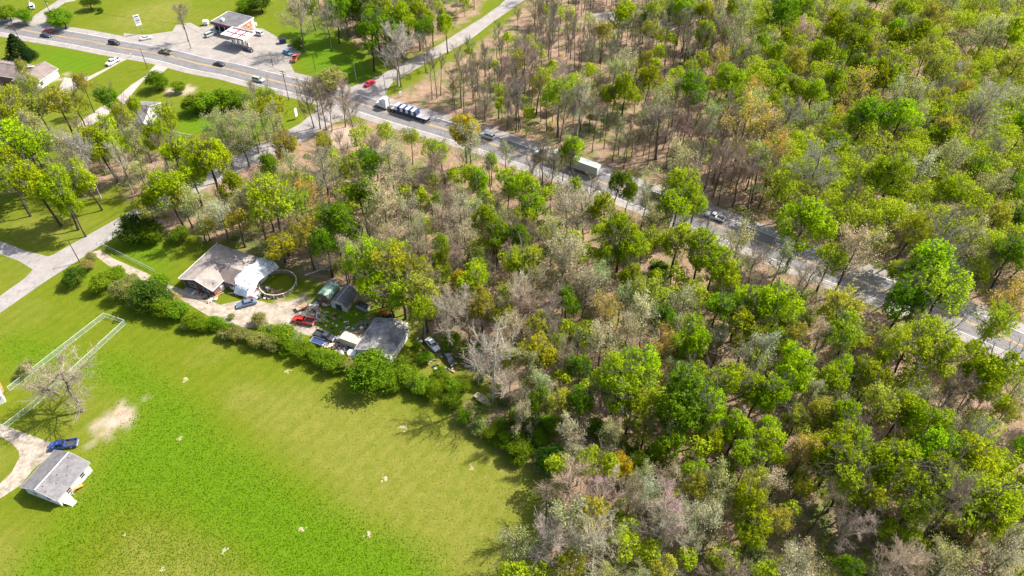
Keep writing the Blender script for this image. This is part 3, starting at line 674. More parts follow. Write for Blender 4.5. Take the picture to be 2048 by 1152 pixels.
def car(px, py, ang, col, kind, label, group=None, L_=4.7, load=None):
    X, Y = W(px, py, .5); m = paint(col); name = {'sedan': 'sedan', 'suv': 'suv', 'pickup': 'pickup_truck', 'van': 'van'}[kind]
    r = empty(name, X, Y, .02, math.radians(ang)); tag(r, label, {'sedan': 'car', 'suv': 'car', 'pickup': 'pickup', 'van': 'van'}[kind], group)
    a_ = L_/2; hw_ = .92
    if kind == 'sedan':
        b = shell(MB(), [(-a_, .7, .62, .42, .78), (-a_+.15, .85, .78, .28, .95), (-a_+.9, hw_, .84, .22, 1.0), (0, hw_, .86, .2, .96), (a_-1.3, hw_, .84, .22, .95), (a_-.25, .86, .76, .26, .76), (a_, .68, .6, .36, .62)]); b.build('body', m, r, .03)
        glasshouse(r, -a_+.75, -a_+1.45, .45, 1.15, .97, 1.40, .8, m); wheels(r, (-a_+.95, a_-.95), hw_-.04, .33); lamps(r, a_-.08, -a_+.05, .8, .62)
    elif kind in ('suv', 'van'):
        b = shell(MB(), [(-a_, .84, .8, .4, 1.05), (-a_+.12, .92, .86, .3, 1.12), (0, .95, .88, .24, 1.1), (a_-1.15, .95, .86, .26, 1.08), (a_-.2, .9, .8, .3, .95), (a_, .78, .7, .4, .8)]); b.build('body', m, r, .03)
        glasshouse(r, -a_+.06, -a_+.3, .55 if kind == 'suv' else .9, 1.25 if kind == 'suv' else 1.6, 1.1, 1.68 if kind == 'suv' else 1.85, .84, m, .16); wheels(r, (-a_+.9, a_-.9), .92, .37); lamps(r, a_-.06, -a_+.02, .85, .78)
        rr = MB(); [rr.box(-.4, sg*.6, 1.82 if kind == 'suv' else 1.99, 2.2, .05, .06) for sg in (-1, 1)]; rr.build('roof_rack', M['metal'], r)
    else:
        xb = -.35
        b = shell(MB(), [(xb-.05, .98, .92, .35, 1.15), (xb+.2, .98, .92, .3, 1.18), (a_-1.4, .98, .92, .3, 1.15), (a_-.25, .94, .84, .35, 1.08), (a_, .84, .78, .45, .9)]); b.build('body', m, r, .03)
        glasshouse(r, xb+.02, xb+.2, 1.0, 1.6, 1.17, 1.74, .88, m, .18)
        bd = MB(); bl = a_+xb; cxb = (-a_+xb)/2-.02; bd.box(cxb, 0, .62, bl, 1.5, .1)
        for sg in (-1, 1): bd.box(cxb, sg*.93, .84, bl, .14, .62); bd.box(cxb, sg*.78, .74, 1.1, .2, .34)
        bd.box(-a_+.04, 0, .86, .09, 1.76, .56); bd.box(xb-.1, 0, .86, .08, 1.76, .58); bd.build('cargo_bed', m, r, .02)
        MB().box(-a_-.06, 0, .52, .14, 1.7, .18).build('bumper', M['metal'], r); MB().box(cxb, 0, .68, bl-.15, 1.5, .03).build('bed_liner', M['dark'], r)
        wheels(r, (-a_+1.15, a_-1.0), .96, .4, .26); lamps(r, a_-.06, -a_+.02, .9, .85)
    MB().box(a_-.02, 0, .5, .1, 1.1, .22).build('grille', M['dark'], r)
    mr = MB(); [mr.box(.95, sg*(hw_+.12), 1.05, .12, .2, .14) for sg in (-1, 1)]; mr.build('mirrors', m, r)
    return r
def heading(p, q): a_, b_ = W(*p), W(*q); return math.degrees(math.atan2(b_[1]-a_[1], b_[0]-a_[0]))
H1 = heading((0, 52), (160, 79)); H2 = heading((325, 109), (509, 152)); H3 = heading((895, 260), (1060, 315)); H4 = heading((1381, 431), (1514, 482))
hg = 'vehicles driving on the highway'
car(96, 62, H1+180, (.45, .02, .06), 'sedan', 'bright pink-red car on the highway passing a dark green car', hg, 4.6)
car(92, 71, H1, (.02, .045, .05), 'sedan', 'dark green car with pale bonnet on the highway passing the pink-red car', hg, 4.8)
car(229, 86, H1+1, (.015, .02, .03), 'suv', 'black suv on the highway left of the filling station', hg, 4.6)
car(331, 104, H2+180, (.16, .15, .10), 'pickup', 'olive tan pickup on the highway in front of the filling station', hg, 5.6)
car(438, 128, H2+180, (.03, .03, .055), 'sedan', 'dark navy sedan on the highway below the station canopy shadow', hg, 4.8)
car(517, 160, H2, (.33, .38, .36), 'suv', 'silver green hatchback on the highway near the tall crossarm pole', hg, 4.6)
car(975, 272, H3+180, (.65, .65, .66), 'suv', 'white suv on the highway right of the golden tree crown', hg, 5.2)
car(1313, 393, H4, (.02, .02, .03), 'sedan', 'black car on the shaded highway beside the leafless roadside trees', hg, 4.7)
car(1430, 434, H4+180, (.62, .62, .62), 'pickup', 'white pickup on the shaded highway in the gap between lime crowns', hg, 5.6)
gg = 'vehicles parked at the filling station'
car(292, 76, heading((281, 79), (304, 74)), (.7, .7, .7), 'sedan', 'white sedan parked at the left edge of the station lot near the tall sign', gg, 4.6)
car(421, 69, heading((411, 74), (432, 65)), (.36, .42, .38), 'suv', 'pale silver green suv parked in front of the station store', gg, 4.8)
car(516, 67, heading((524, 69), (508, 65)), (.7, .7, .72), 'suv', 'white suv parked behind the station canopy', gg, 4.8)
car(497, 99, heading((487, 96), (507, 103)), (.025, .025, .03), 'sedan', 'black sedan parked beside the station fuel pumps', gg, 4.6)
car(575, 105, heading((567, 101), (583, 110)), (.10, .24, .42), 'sedan', 'light blue sedan parked at the right edge of the station lot', gg, 4.5)
car(590, 117, heading((586, 126), (595, 109)), (.55, .14, .05), 'pickup', 'orange truck with red front parked at the lot edge by the grass', gg, 5.4)
car(740, 167, heading((729, 172), (751, 160)), (.50, .01, .03), 'sedan', 'bright red car on the side road at the intersection', None, 4.9)
car(226, 124, heading((236, 119), (215, 130)), (.66, .66, .66), 'pickup', 'white pickup on the curved concrete drive by the highway', None, 5.7)
car(64, 13, heading((64, 20), (62, 6)), (.7, .7, .7), 'van', 'white van parked on the grass at the top left corner', None, 5.2)
car(127, 890, heading((150, 886), (104, 893)), (.015, .05, .22), 'pickup', 'dark blue pickup parked beside the small white cottage', None, 5.8)
car(493, 607, heading((511, 602), (474, 612)), (.10, .15, .22), 'sedan', 'slate blue sedan parked in the gravel yard below the ranch house', None, 5.2)
car(607, 642, heading((629, 646), (586, 638)), (.55, .02, .02), 'pickup', 'bright red pickup parked nose in at the end of the gravel yard', None, 5.7)
car(865, 689, heading((855, 678), (875, 700)), (.66, .67, .70), 'sedan', 'silver sedan left in the weeds right of the garage', None, 5.0)
car(898, 717, heading((888, 704), (907, 729)), (.02, .03, .035), 'sedan', 'abandoned black sedan left in the weeds below the silver sedan', None, 5.0)
car(650, 673, heading((630, 666), (672, 681)), (.03, .04, .05), 'pickup', 'black pickup loaded with scrap beside the grass and cream trailer', None, 5.8)
car(1254, 52, 10, (.7, .7, .7), 'van', 'white van half hidden by trees in the top clearing', None, 5)
car(238, 246, heading((230,240),(246,256)), (.2, .23, .3), 'suv', 'blue grey suv under lime trees left of the white house', None, 4.8)

# lorry with flatbed
def semi(px, py, ang, kind, label):
    X, Y = W(px, py, 1.0); r = empty(kind, X, Y, .04, math.radians(ang)); tag(r, label, 'lorry', hg); wm = paint((.68, .68, .70))
    fx_ = 11.0
    c_ = shell(MB(), [(fx_-2.3, 1.2, 1.1, .9, 2.9), (fx_-2.2, 1.22, 1.15, .7, 3.5), (fx_-4.6, 1.22, 1.15, .7, 3.9), (fx_-4.8, 1.2, 1.1, .8, 3.8)][::-1]); c_.build('cab', wm, r, .05)
    shell(MB(), [(fx_-2.35, 1.15, .95, .7, 2.0), (fx_-1.2, 1.1, .9, .7, 1.8), (fx_-.3, 1.0, .8, .7, 1.55), (fx_, .9, .7, .75, 1.3)]).build('bonnet', wm, r, .05)
    mesh_obj('windscreen', [(fx_-1.95, -1.0, 1.98), (fx_-1.95, 1.0, 1.98), (fx_-2.24, .98, 2.85), (fx_-2.24, -.98, 2.85)], [(0, 1, 2, 3)], M['glass'], r)
    MB().box(fx_-3, -1.225, 2.3, .9, .03, .7).build('side_window', M['glass'], r); MB().box(fx_-3, 1.225, 2.3, .9, .03, .7).build('side_window', M['glass'], r)
    MB().box(fx_-4.2, 0, 4.0, 1.6, 1.9, .25).build('roof_fairing', wm, r, .06)
    for sg in (-1, 1):
        MB().tube((fx_-4.9, sg*1.15, .8), (fx_-4.9, sg*1.15, 4.0), .1, .1, 8).build('exhaust_stack', M['metal'], r)
        MB().tube((fx_-5.2, sg*1.0, .75), (fx_-3.6, sg*1.0, .75), .32, .32, 12).build('fuel_tank', M['metal'], r)
        MB().box(fx_-.2, sg*.75, 1.15, .15, .3, .25).build('headlight', M['head'], r)
    MB().box(fx_-4.5, 0, .75, 7.5, .9, .3).build('chassis', M['dark'], r)
    wheels(r, (fx_-1.1, fx_-6.4, fx_-7.7), 1.2, .5, .45)
    if kind == 'flatbed_lorry':
        MB().box(-3.6, 0, 1.4, 15, 2.5, .16).build('deck', M['metal'], r)
        k = MB(); k.box(-3.6, -.5, 1.12, 15, .16, .4); k.box(-3.6, .5, 1.12, 15, .16, .4); [k.box(-11+i*1.5, 0, 1.2, .12, 2.4, .22) for i in range(11)]; k.build('trailer_frame', M['navy'], r)
        s_ = MB(); [s_.box(-3.6, sg*1.27, 1.25, 15, .06, .4) for sg in (-1, 1)]; s_.build('side_rail', M['navy'], r)
    else:
        MB().box(-4, 0, 2.65, 16, 2.55, 2.7).build('trailer_body', paint((.36, .39, .36)), r, .03); MB().box(-4, 0, 4.04, 16.05, 2.6, .06).build('trailer_roof', paint((.42, .46, .42)), r)
        d_ = MB(); [d_.box(-12.04, sg*.63, 2.65, .06, 1.2, 2.5) for sg in (-1, 1)]; d_.build('rear_door', wm, r); MB().box(-4, 0, 1.15, 15, 1.0, .25).build('trailer_frame', M['dark'], r)
    wheels(r, (-9.0, -10.4), 1.2, .5, .45)
    return r
LH = heading((762, 212), (850, 240))
lo = semi(804, 222, LH+180, 'flatbed_lorry', 'white lorry with blue flatbed trailer on the highway at the intersection')
c_, q_ = math.cos(math.radians(LH+180)), math.sin(math.radians(LH+180))
for i, xx in enumerate((1.2, -1.1, -3.4, -5.7)):
    e = empty('load_bundle', lo.location.x + xx*c_, lo.location.y + xx*q_, 1.52, math.radians(LH+180))
    tag(e, ['front', 'second', 'third', 'rearmost'][i] + ' of four navy wrapped load stacks on the flatbed lorry, white half top', 'load bundle', 'load stacks on the flatbed')
    MB().box(-.55, 0, .75, 1.1, 2.3, 1.5).build('dark_stack', M['navy'], e, .04); MB().box(.55, 0, .8, 1.05, 2.3, 1.6).build('white_stack', M['trim'], e, .04)
semi(1130, 325, heading((1060, 303), (1190, 350))+180, 'box_lorry', 'white box lorry on the highway under a lime tree')

# ---------------------------------------------------------------- poles, wires, signs
tops = {}
def pole(px, py, hgt, label, arms=1, rad=.14, mat='pole', ang=70):
    X, Y = W(px, py); r = empty('utility_pole', X, Y, 0, math.radians(ang)); tag(r, label, 'pole', 'utility poles along the roads')
    MB().tube((0, 0, 0), (0, 0, hgt), rad, rad*.7, 8).build('post', M[mat], r)
    for i in range(arms): MB().box(0, 0, hgt-.5-i*.9, .12, 2.4, .12).build('crossarm', M[mat], r)
    if arms:
        MB().tube((.3, 0, hgt-2.3), (.3, 0, hgt-1.4), .25, .25, 10).build('transformer', M['metal'], r)
        for q in (-1.1, 0, 1.1): MB().tube((0, q, hgt-.44), (0, q, hgt-.22), .06, .04, 6).build('insulator', M['metal'], r)
    tops[(px, py)] = (X, Y, hgt-.3)
pole(382, 97, 10.4, 'tall utility pole in the middle of the station lot', 1)
pole(295, 137, 8.0, 'short utility pole on the grass between the two drives', 0)
pole(109, 45, 9.5, 'utility pole beside the bushes above the highway near the pink-red car', 1)
pole(40, 81, 8.0, 'utility pole by the dark conifer below the highway', 0)
pole(578, 200, 11.5, 'tall utility pole with white crossarm tip between highway and silver hatchback', 2)
pole(600, 215, 8.5, 'thin utility pole right of the crossarm pole by the lane mouth', 0)
pole(631, 142, 7.5, 'thin pole on the bright grass above the pale shrub', 0, .12)
pole(713, 163, 8.0, 'pale grey pole on the grass left of the red car', 0, .12, 'metal')
pole(729, 158, 8.0, 'dark pole on the grass just left of the red car', 0, .12)
pole(771, 182, 6.5, 'left pole of the pair right of the red car', 0, .1)
pole(790, 185, 7.5, 'right pole of the pair right of the red car', 0, .1)
pole(160, 525, 8.0, 'utility pole at the lane junction beside the gravel drive', 0)
pole(520, 290, 9.0, 'utility pole leaning over the lane in the wood', 1)
pole(546, 133, 6, 'short pole on the station lot edge by the orange truck', 0, .1)
def cable(a_, b_, n=1):
    A, Bv = Vector(a_), Vector(b_); m = MB(); k = 14; pr_ = None; sag = (A-Bv).length*.02
    for i in range(k+1):
        t = i/k; p = A.lerp(Bv, t); p.z -= sag*4*t*(1-t)
        if pr_ is not None: m.tube(pr_, p, .03, .03, 4, False)
        pr_ = p
    tag(m.build('power_line', M['black']), n, 'cable', 'power lines between the poles')
tl = [(109, 45), (382, 97), (578, 200), (729, 158)]
cable(tops[(109, 45)], tops[(382, 97)], 'black power line from the bushes pole to the station lot pole')
cable(tops[(382, 97)], tops[(578, 200)], 'black power line from the station lot pole to the crossarm pole')
cable(tops[(578, 200)], tops[(729, 158)], 'black power line over the intersection towards the red car')
cable(tops[(40, 81)], tops[(295, 137)], 'black power line along the lower side of the highway')
cable(tops[(295, 137)], tops[(578, 200)], 'black power line from the short pole to the crossarm pole')
cable(tops[(160, 525)], tops[(520, 290)], 'black power line above the lane through the wood')
def sign(px, py, w_, h_, zc, ang, label, mat='trim', two=True):
    X, Y = W(px, py); r = empty('sign', X, Y, 0, math.radians(ang)); tag(r, label, 'sign')
    if two:
        for q in (-.35, .35): MB().tube((0, q*w_, 0), (0, q*w_, zc+h_/2), .07, .07, 6).build('post', M['metal'], r)
    else: MB().tube((0, 0, 0), (0, 0, zc), .12, .1, 6).build('post', M['metal'], r)
    MB().box(.1, 0, zc, .16, w_, h_).build('panel', M[mat], r, .03)
    return r
r = sign(284, 67, 2.3, 4.4, 5.6, -50, 'tall white station price sign standing at the lot edge', two=True)
for z_, w__, m_ in ((7.2, 1.7, 'navy'), (6.3, 1.5, 'metal'), (5.5, 1.6, 'navy'), (4.7, 1.6, 'metal')): MB().box(.2, 0, z_, .04, w__, .35).build('sign_stripe', M[m_], r)
sign(594, 238, 1.3, 3.0, 2.6, -20, 'narrow white roadside sign on the grass at the lane mouth')
sign(683, 245, 1.6, 2.4, 1.8, -60, 'white real estate sign tilted by the intersection bank')
sign(801, 194, 1.0, 1.8, 1.3, -60, 'small white sign on the bank above the flatbed lorry')
sign(773, 188, .8, .8, 2.2, -60, 'pale green back of a road sign at the intersection corner', 'green', False)
sign(60, 8, .6, .6, 1.2, 0, 'small mailbox sign at the top left by the drive', 'metal', False)
for px, py, l in ((52, 38, 'white mailbox at the mouth of the top left drive'), (97, 39, 'white mailbox under the bushes beside the top left drive'), (232, 99, 'mailbox at the mouth of the curved concrete drive'), (263, 114, 'mailbox between the two drives on the highway edge')):
    X, Y = W(px, py); r = empty('mailbox', X, Y); tag(r, l, 'mailbox'); MB().box(0, 0, .55, .1, .1, 1.1).build('post', M['wood'], r)
    m = MB(); m.box(0, 0, 1.2, .5, .25, .22); m.tube((-.25, 0, 1.31), (.25, 0, 1.31), .125, .125, 8); m.build('box', M['trim'], r)

# ---------------------------------------------------------------- long pale green wire fence
def fence(pts, hgt, label, mat='fence', gap=3.0):
    q = [np.array(W(*p)) for p in pts]; r = empty('wire_fence', *q[0]); tag(r, label, 'fence'); o = q[0]
    for a_, b_ in zip(q, q[1:]):
        d = np.linalg.norm(b_-a_); n = max(1, int(d/gap)); t = (b_-a_)/n
        for i in range(n):
            p0 = a_+t*i-o; p1 = a_+t*(i+1)-o
            MB().tube((*p0, 0), (*p0, hgt+.05), .04, .04, 6).build('post', M[mat], r)
            m = MB(); m.tube((*p0, hgt), (*p1, hgt), .045, .045, 4, False); m.tube((*p0, .08), (*p1, .08), .03, .03, 4, False); m.build('rail', M[mat], r)
            mesh_obj('netting', [(*p0, .1), (*p1, .1), (*p1, hgt), (*p0, hgt)], [(0, 1, 2, 3)], M['net'], r)
    p0 = q[-1]-o; MB().tube((*p0, 0), (*p0, hgt+.05), .04, .04, 6).build('post', M[mat], r)
fence([(20, 782), (211, 634), (252, 648), (140, 752), (70, 812), (8, 860)], 1.5, 'pale green wire fence around the long narrow dog run')
fence([(237, 452), (205, 492), (250, 515), (310, 545)], 1.2, 'low wire fence along the yard drive', 'metal')
fence([(345, 268), (400, 280), (520, 305)], 1.3, 'green wire fence on the lawn right of the white house', 'fence')

# ---------------------------------------------------------------- yard clutter
X, Y = W(557, 571); r = empty('pool_wall', X, Y); tag(r, 'round above-ground pool wall, empty and overgrown, beside the ranch house', 'pool')
Ra = 4.9; m = MB(); k = 40
for i in range(k):
    a0, a1 = 2*math.pi*i/k, 2*math.pi*(i+1)/k; hh = 1.2
    m.slab([(Ra*math.cos(a0), Ra*math.sin(a0), hh), (Ra*math.cos(a1), Ra*math.sin(a1), hh), ((Ra-.12)*math.cos(a1), (Ra-.12)*math.sin(a1), hh), ((Ra-.12)*math.cos(a0), (Ra-.12)*math.sin(a0), hh)], hh)
m.build('wall', M['wood'], r)
m = MB()
for i in range(k):
    a0, a1 = 2*math.pi*i/k, 2*math.pi*(i+1)/k
    m.slab([((Ra+.06)*math.cos(a0), (Ra+.06)*math.sin(a0), 1.27), ((Ra+.06)*math.cos(a1), (Ra+.06)*math.sin(a1), 1.27), ((Ra-.14)*math.cos(a1), (Ra-.14)*math.sin(a1), 1.27), ((Ra-.14)*math.cos(a0), (Ra-.14)*math.sin(a0), 1.27)], .06)
m.build('top_rail', M['cream'], r)
for i in range(12): MB().box((Ra+.06)*math.cos(i*math.pi/6), (Ra+.06)*math.sin(i*math.pi/6), .6, .16, .16, 1.2, i*math.pi/6).build('upright', M['trim'], r)
def junk(kind, px, py, ang, sx, sy, sz, mat, label, cat):
    X, Y = W(px, py); r = empty(kind, X, Y, 0, math.radians(ang)); tag(r, label, cat); A = math.radians
    if kind == 'board_pile':
        for i in range(6):
            MB().box(random.uniform(-.2, .2)*sx, random.uniform(-.4, .4)*sy, .06+.07*i, sx*random.uniform(.6, 1), .22, .05, random.uniform(-.35, .35)).build('board', M[random.choice(['wood', 'woodo', mat])], r)
    elif kind == 'utility_trailer':
        MB().box(0, 0, .6, sx, sy, .08).build('bed', M[mat], r); m = MB(); [m.box(0, sg*sy/2, .8, sx, .05, .35) for sg in (-1, 1)]; m.box(-sx/2, 0, .8, .05, sy, .35); m.tube((sx/2, 0, .5), (sx/2+1.2, 0, .45), .05, .05); m.build('rails', M['metal'], r)
        for sg in (-1, 1): MB().tube((0, sg*(sy/2+.05), .33), (0, sg*(sy/2+.25), .33), .33, .33, 12).build('wheel', M['black'], r)
    elif kind == 'boat':
        m = MB(); secs = [(-sx/2, .8), (-sx/4, 1), (0, 1), (sx/4, .85), (sx*.42, .45), (sx/2, .05)]
        for x, w_ in secs: m.v += [(x, -w_*sy/2, sz), (x, -w_*sy/2*.7, sz*.3), (x, 0, .1), (x, w_*sy/2*.7, sz*.3), (x, w_*sy/2, sz)]
        for i in range(5):
            for j in range(4): a_ = i*5+j; m.f.append((a_, a_+1, a_+6, a_+5))
        m.f.append((0, 1, 2, 3, 4)); o = m.build('hull', M[mat], r); s_ = o.modifiers.new('t', 'SOLIDIFY'); s_.thickness = .08
        for x in (-sx*.25, sx*.05): MB().box(x, 0, sz*.7, .35, sy*.8, .06).build('bench', M['wood'], r)
    elif kind == 'barrel':
        MB().tube((0, 0, 0), (0, 0, sz), sx/2, sx/2, 14).build('drum', M[mat], r); m = MB(); [m.tube((0, 0, sz*q), (0, 0, sz*q+.05), sx/2+.03, sx/2+.03, 14) for q in (.3, .65, .95)]; m.build('hoop', M[mat], r)
    elif kind == 'tractor':
        MB().box(.4, 0, .9, 1.5, .6, .6).build('bonnet', M[mat], r, .05); MB().box(-.6, 0, .75, .9, .9, .25).build('seat_deck', M['dark'], r); MB().box(-.75, 0, 1.2, .15, .5, .5).build('seat', M['black'], r)
        for sg in (-1, 1): MB().tube((-.6, sg*.5, .6), (-.6, sg*.85, .6), .6, .6, 14).build('wheel', M['black'], r); MB().tube((.9, sg*.5, .35), (.9, sg*.7, .35), .35, .35, 12).build('wheel', M['black'], r)
        a_ = MB(); a_.tube((1, .5, 1.0), (2.3, .5, .5), .08, .08); a_.tube((1, -.5, 1.0), (2.3, -.5, .5), .08, .08); a_.box(2.5, 0, .4, .5, 1.6, .5); a_.build('loader', M[mat], r)
    elif kind == 'scrap_pile':
        for i in range(9):
            o = MB().box(0, 0, 0, random.uniform(.4, 1.1)*sx*.4, random.uniform(.3, 1)*sy*.4, random.uniform(.3, 1)*sz*.6).build('scrap_piece', M[random.choice(['dark', 'metal', 'rust', 'trim', 'wood', mat])], r, .02)
            o.location = (random.uniform(-.4, .4)*sx, random.uniform(-.4, .4)*sy, random.uniform(.25, .6)*sz); o.rotation_euler = (random.uniform(-.4, .4), random.uniform(-.4, .4), random.uniform(0, 3))
    elif kind == 'dumpster':
        MB().slab([(-sx/2, -sy/2, sz), (sx/2, -sy/2, sz), (sx/2, sy/2, sz), (-sx/2, sy/2, sz)], sz-.1).build('bin', M[mat], r, .04); m = MB(); m.box(-sx/4, 0, sz+.06, sx*.48, sy, .06); m.box(sx/4, 0, sz+.06, sx*.48, sy, .06); m.build('lid', M['black'], r)
        m = MB(); [m.box(x, sg*(sy/2+.04), sz*.5, .08, .08, sz*.8) for x in (-sx*.3, 0, sx*.3) for sg in (-1, 1)]; m.build('rib', M[mat], r)
    elif kind == 'slide':
        m = MB(); m.slab([(-sx/2, -sy/2, sz), (-sx/4, -sy/2, sz), (-sx/4, sy/2, sz), (-sx/2, sy/2, sz)], .08); m.slab([(-sx/4, -sy/2, sz), (sx/2, -sy/2, .15), (sx/2, sy/2, .15), (-sx/4, sy/2, sz)], .08); [m.slab([(-sx/4, y-.04, sz+.25), (sx/2, y-.04, .4), (sx/2, y+.04, .4), (-sx/4, y+.04, sz+.25)], .25) for y in (-sy/2, sy/2)]; m.build('chute', M[mat], r)
        m = MB(); [m.tube((-sx/2, y, 0), (-sx/2, y, sz), .04, .04) for y in (-sy/2, sy/2)]; [m.box(-sx/2, 0, sz*q, .06, sy, .05) for q in (.3, .6, .85)]; m.build('ladder', M['trim'], r)
    return r
junk('slide', 156, 979, 60, 2.4, .8, 1.1, 'orangep', 'orange plastic slide on the grass beside the small white cottage', 'slide')
junk('utility_trailer', 604, 617, 35, 3.0, 1.7, 1, 'woodo', 'small utility trailer with tan bed behind the red pickup', 'trailer')
junk('barrel', 443, 578, 0, 1.9, 1.9, 1.6, 'trim', 'big round white tank in front of the ranch house wing', 'tank')
junk('scrap_pile', 486, 583, 10, 4, 4, 2.4, 'dark', 'black scrap pile at the tarp end of the ranch house', 'scrap')
junk('scrap_pile', 505, 592, 30, 5, 3, 1.3, 'red', 'scattered junk pile with reddish pieces above the slate blue sedan', 'scrap')
junk('scrap_pile', 524, 584, 60, 4, 3, 1.2, 'trim', 'heap of pale junk between the tarp and the pool wall', 'scrap')
junk('board_pile', 552, 587, 12, 4.4, 1.4, 1, 'red', 'pile of red and tan boards against the pool wall', 'boards')
junk('board_pile', 437, 590, 60, 3.6, 1.5, 1, 'woodo', 'loose boards at the front gable of the ranch house', 'boards')
junk('board_pile', 465, 587, 10, 2.4, 1.0, .8, 'woodo', 'tan stack of wood at the head of the gravel yard', 'boards')
junk('board_pile', 628, 616, 5, 2.5, 2, 1, 'trim', 'pale boards between the green shed and the red pickup', 'boards')
junk('scrap_pile', 645, 611, 20, 4.4, 2, 1.2, 'metal', 'metal junk in front of the barn shed', 'scrap')
junk('scrap_pile', 638, 628, 0, 2.6, 2, .8, 'woodo', 'small junk heap above the red pickup bed', 'scrap')
junk('dumpster', 727, 617, -30, 3.4, 1.7, 1.3, 'metal', 'grey bin right of the barn shed', 'bin')
junk('tractor', 775, 634, 150, 1, 1, 1, 'red', 'red tractor with loader above the garage roof', 'tractor')
junk('scrap_pile', 731, 654, 0, 3.6, 2.4, 1.2, 'trim', 'pile of panels and frames left of the garage', 'scrap')
junk('board_pile', 716, 667, 18, 5, 1.4, 1, 'wood', 'long weathered planks on the grass left of the garage', 'boards')
junk('scrap_pile', 689, 684, 0, 3, 4, 1.5, 'metal', 'junk heap between the loaded black pickup and cream trailer', 'scrap')
junk('utility_trailer', 636, 686, -22, 3.4, 1.8, 1, 'navy', 'dark utility trailer below the loaded black pickup', 'trailer')
junk('barrel', 705, 711, 0, 2.2, 2.2, 1.2, 'trim', 'white tank below the cream box trailer', 'tank')
junk('dumpster', 941, 731, -8, 2.8, 1.9, 1.1, 'metal', 'pale metal box by the bare tree right of the black sedan', 'bin')
junk('boat', 966, 803, -42, 4.6, 1.8, .8, 'cream', 'derelict pale boat in the brush below the bare tree', 'boat')
junk('dumpster', 566, 86, 20, 2.6, 2.0, 1.8, 'navy', 'navy dumpster at the back edge of the station lot', 'bin')
junk('dumpster', 588, 90, 30, 2.6, 2.0, 1.6, 'metal', 'grey shed box beside the dark bush at the station lot', 'bin')
junk('scrap_pile', 604, 94, 0, 2.0, 1.6, .6, 'trim', 'white junk beside the dark bush at the station lot', 'scrap')
rr = bpy.data.objects['pickup_truck.005'] if 'pickup_truck.005' in bpy.data.objects else None
# ---------------------------------------------------------------- tree kinds (shared meshes)
def norm(a_): return a_ / (np.linalg.norm(a_, axis=-1, keepdims=True) + 1e-9)
def leaf_quads(p, nrm, size):
    n = len(p); r = norm(rng.normal(size=(n, 3))); t = norm(np.cross(nrm, r)); b_ = np.cross(nrm, t)
    s = size * rng.uniform(.6, 1.35, (n, 1)); a_ = rng.uniform(.55, 1, (n, 1))
    v = np.stack([p - t*s, p - b_*s*a_, p + t*s, p + b_*s*a_], 1).reshape(-1, 3)
    f = np.arange(4*n).reshape(-1, 4); return v, f
def crown_points(n, lobes, R, Z, zc, low=-.45, lr=(.34, .5), hollow=.45, jitter=0):
    d = norm(rng.normal(size=(lobes*4, 3))); d = d[d[:, 2] > low][:lobes]
    k = len(d); c = d * np.array([R, R, Z]) * rng.uniform(.48, .68, (k, 1)); rad = rng.uniform(*lr, k) * R
    c = np.vstack([c, [[0, 0, Z*.15]]]); rad = np.append(rad, R*.55); k += 1
    w_ = rad**2; w_ /= w_.sum(); i = rng.choice(k, n, p=w_)
    o = norm(rng.normal(size=(n, 3)) + norm(c[i] + [0, 0, .25*R]) * .75)
    q = c[i] + o * rad[i][:, None] * rng.uniform(hollow, 1.03, (n, 1))**.5
    q += rng.normal(size=(n, 3)) * jitter
    nr = norm(o + rng.normal(size=(n, 3)) * .5)
    q[:, 2] += zc; return q, nr
def plume(q, nr, per, L_, j_):
    k = len(q); i = np.repeat(np.arange(k), per); d = norm(nr*.8 + [0, 0, .9] + rng.normal(size=(k, 3))*.25)
    t = rng.uniform(-.5, 1, (len(i), 1))*L_; p = q[i] + d[i]*t + rng.normal(size=(len(i), 3))*j_*(1.25-t/L_)
    return p, norm(nr[i] + rng.normal(size=p.shape)*.55)
def crown_mesh(name, n, size, R=4.5, Z=4.6, zc=12.2, **k):
    q, nr = crown_points(n//16, k.pop('lobes', 18), R*.93, Z, zc, **k); q, nr = plume(q, nr, 16, .75, .21)
    v, f = leaf_quads(q, nr, size); me = quad_mesh(name, v, f); me.materials.append(M['leaf']); return me
def tubes_mesh(name, segs, k=4):
    S_ = np.array([(*a_, *b_, r0, r1) for a_, b_, r0, r1 in segs]); A, B_ = S_[:, :3], S_[:, 3:6]; d = norm(B_-A)
    u_ = norm(np.cross(d, np.where(np.abs(d[:, 2:3]) < .9, [[0, 0, 1.]], [[1., 0, 0]]))); w_ = np.cross(d, u_)
    an = np.arange(k) * 2*np.pi/k; ring = u_[:, None]*np.cos(an)[None, :, None] + w_[:, None]*np.sin(an)[None, :, None]
    v = np.concatenate([A[:, None] + ring*S_[:, 6, None, None], B_[:, None] + ring*S_[:, 7, None, None]], 1).reshape(-1, 3)
    i = np.arange(k); f0 = np.stack([i, (i+1) % k, k+(i+1) % k, k+i], 1); f = (f0[None] + (np.arange(len(S_))*2*k)[:, None, None]).reshape(-1, 4)
    me = quad_mesh(name, v, f); me.materials.append(M['bark']); return me
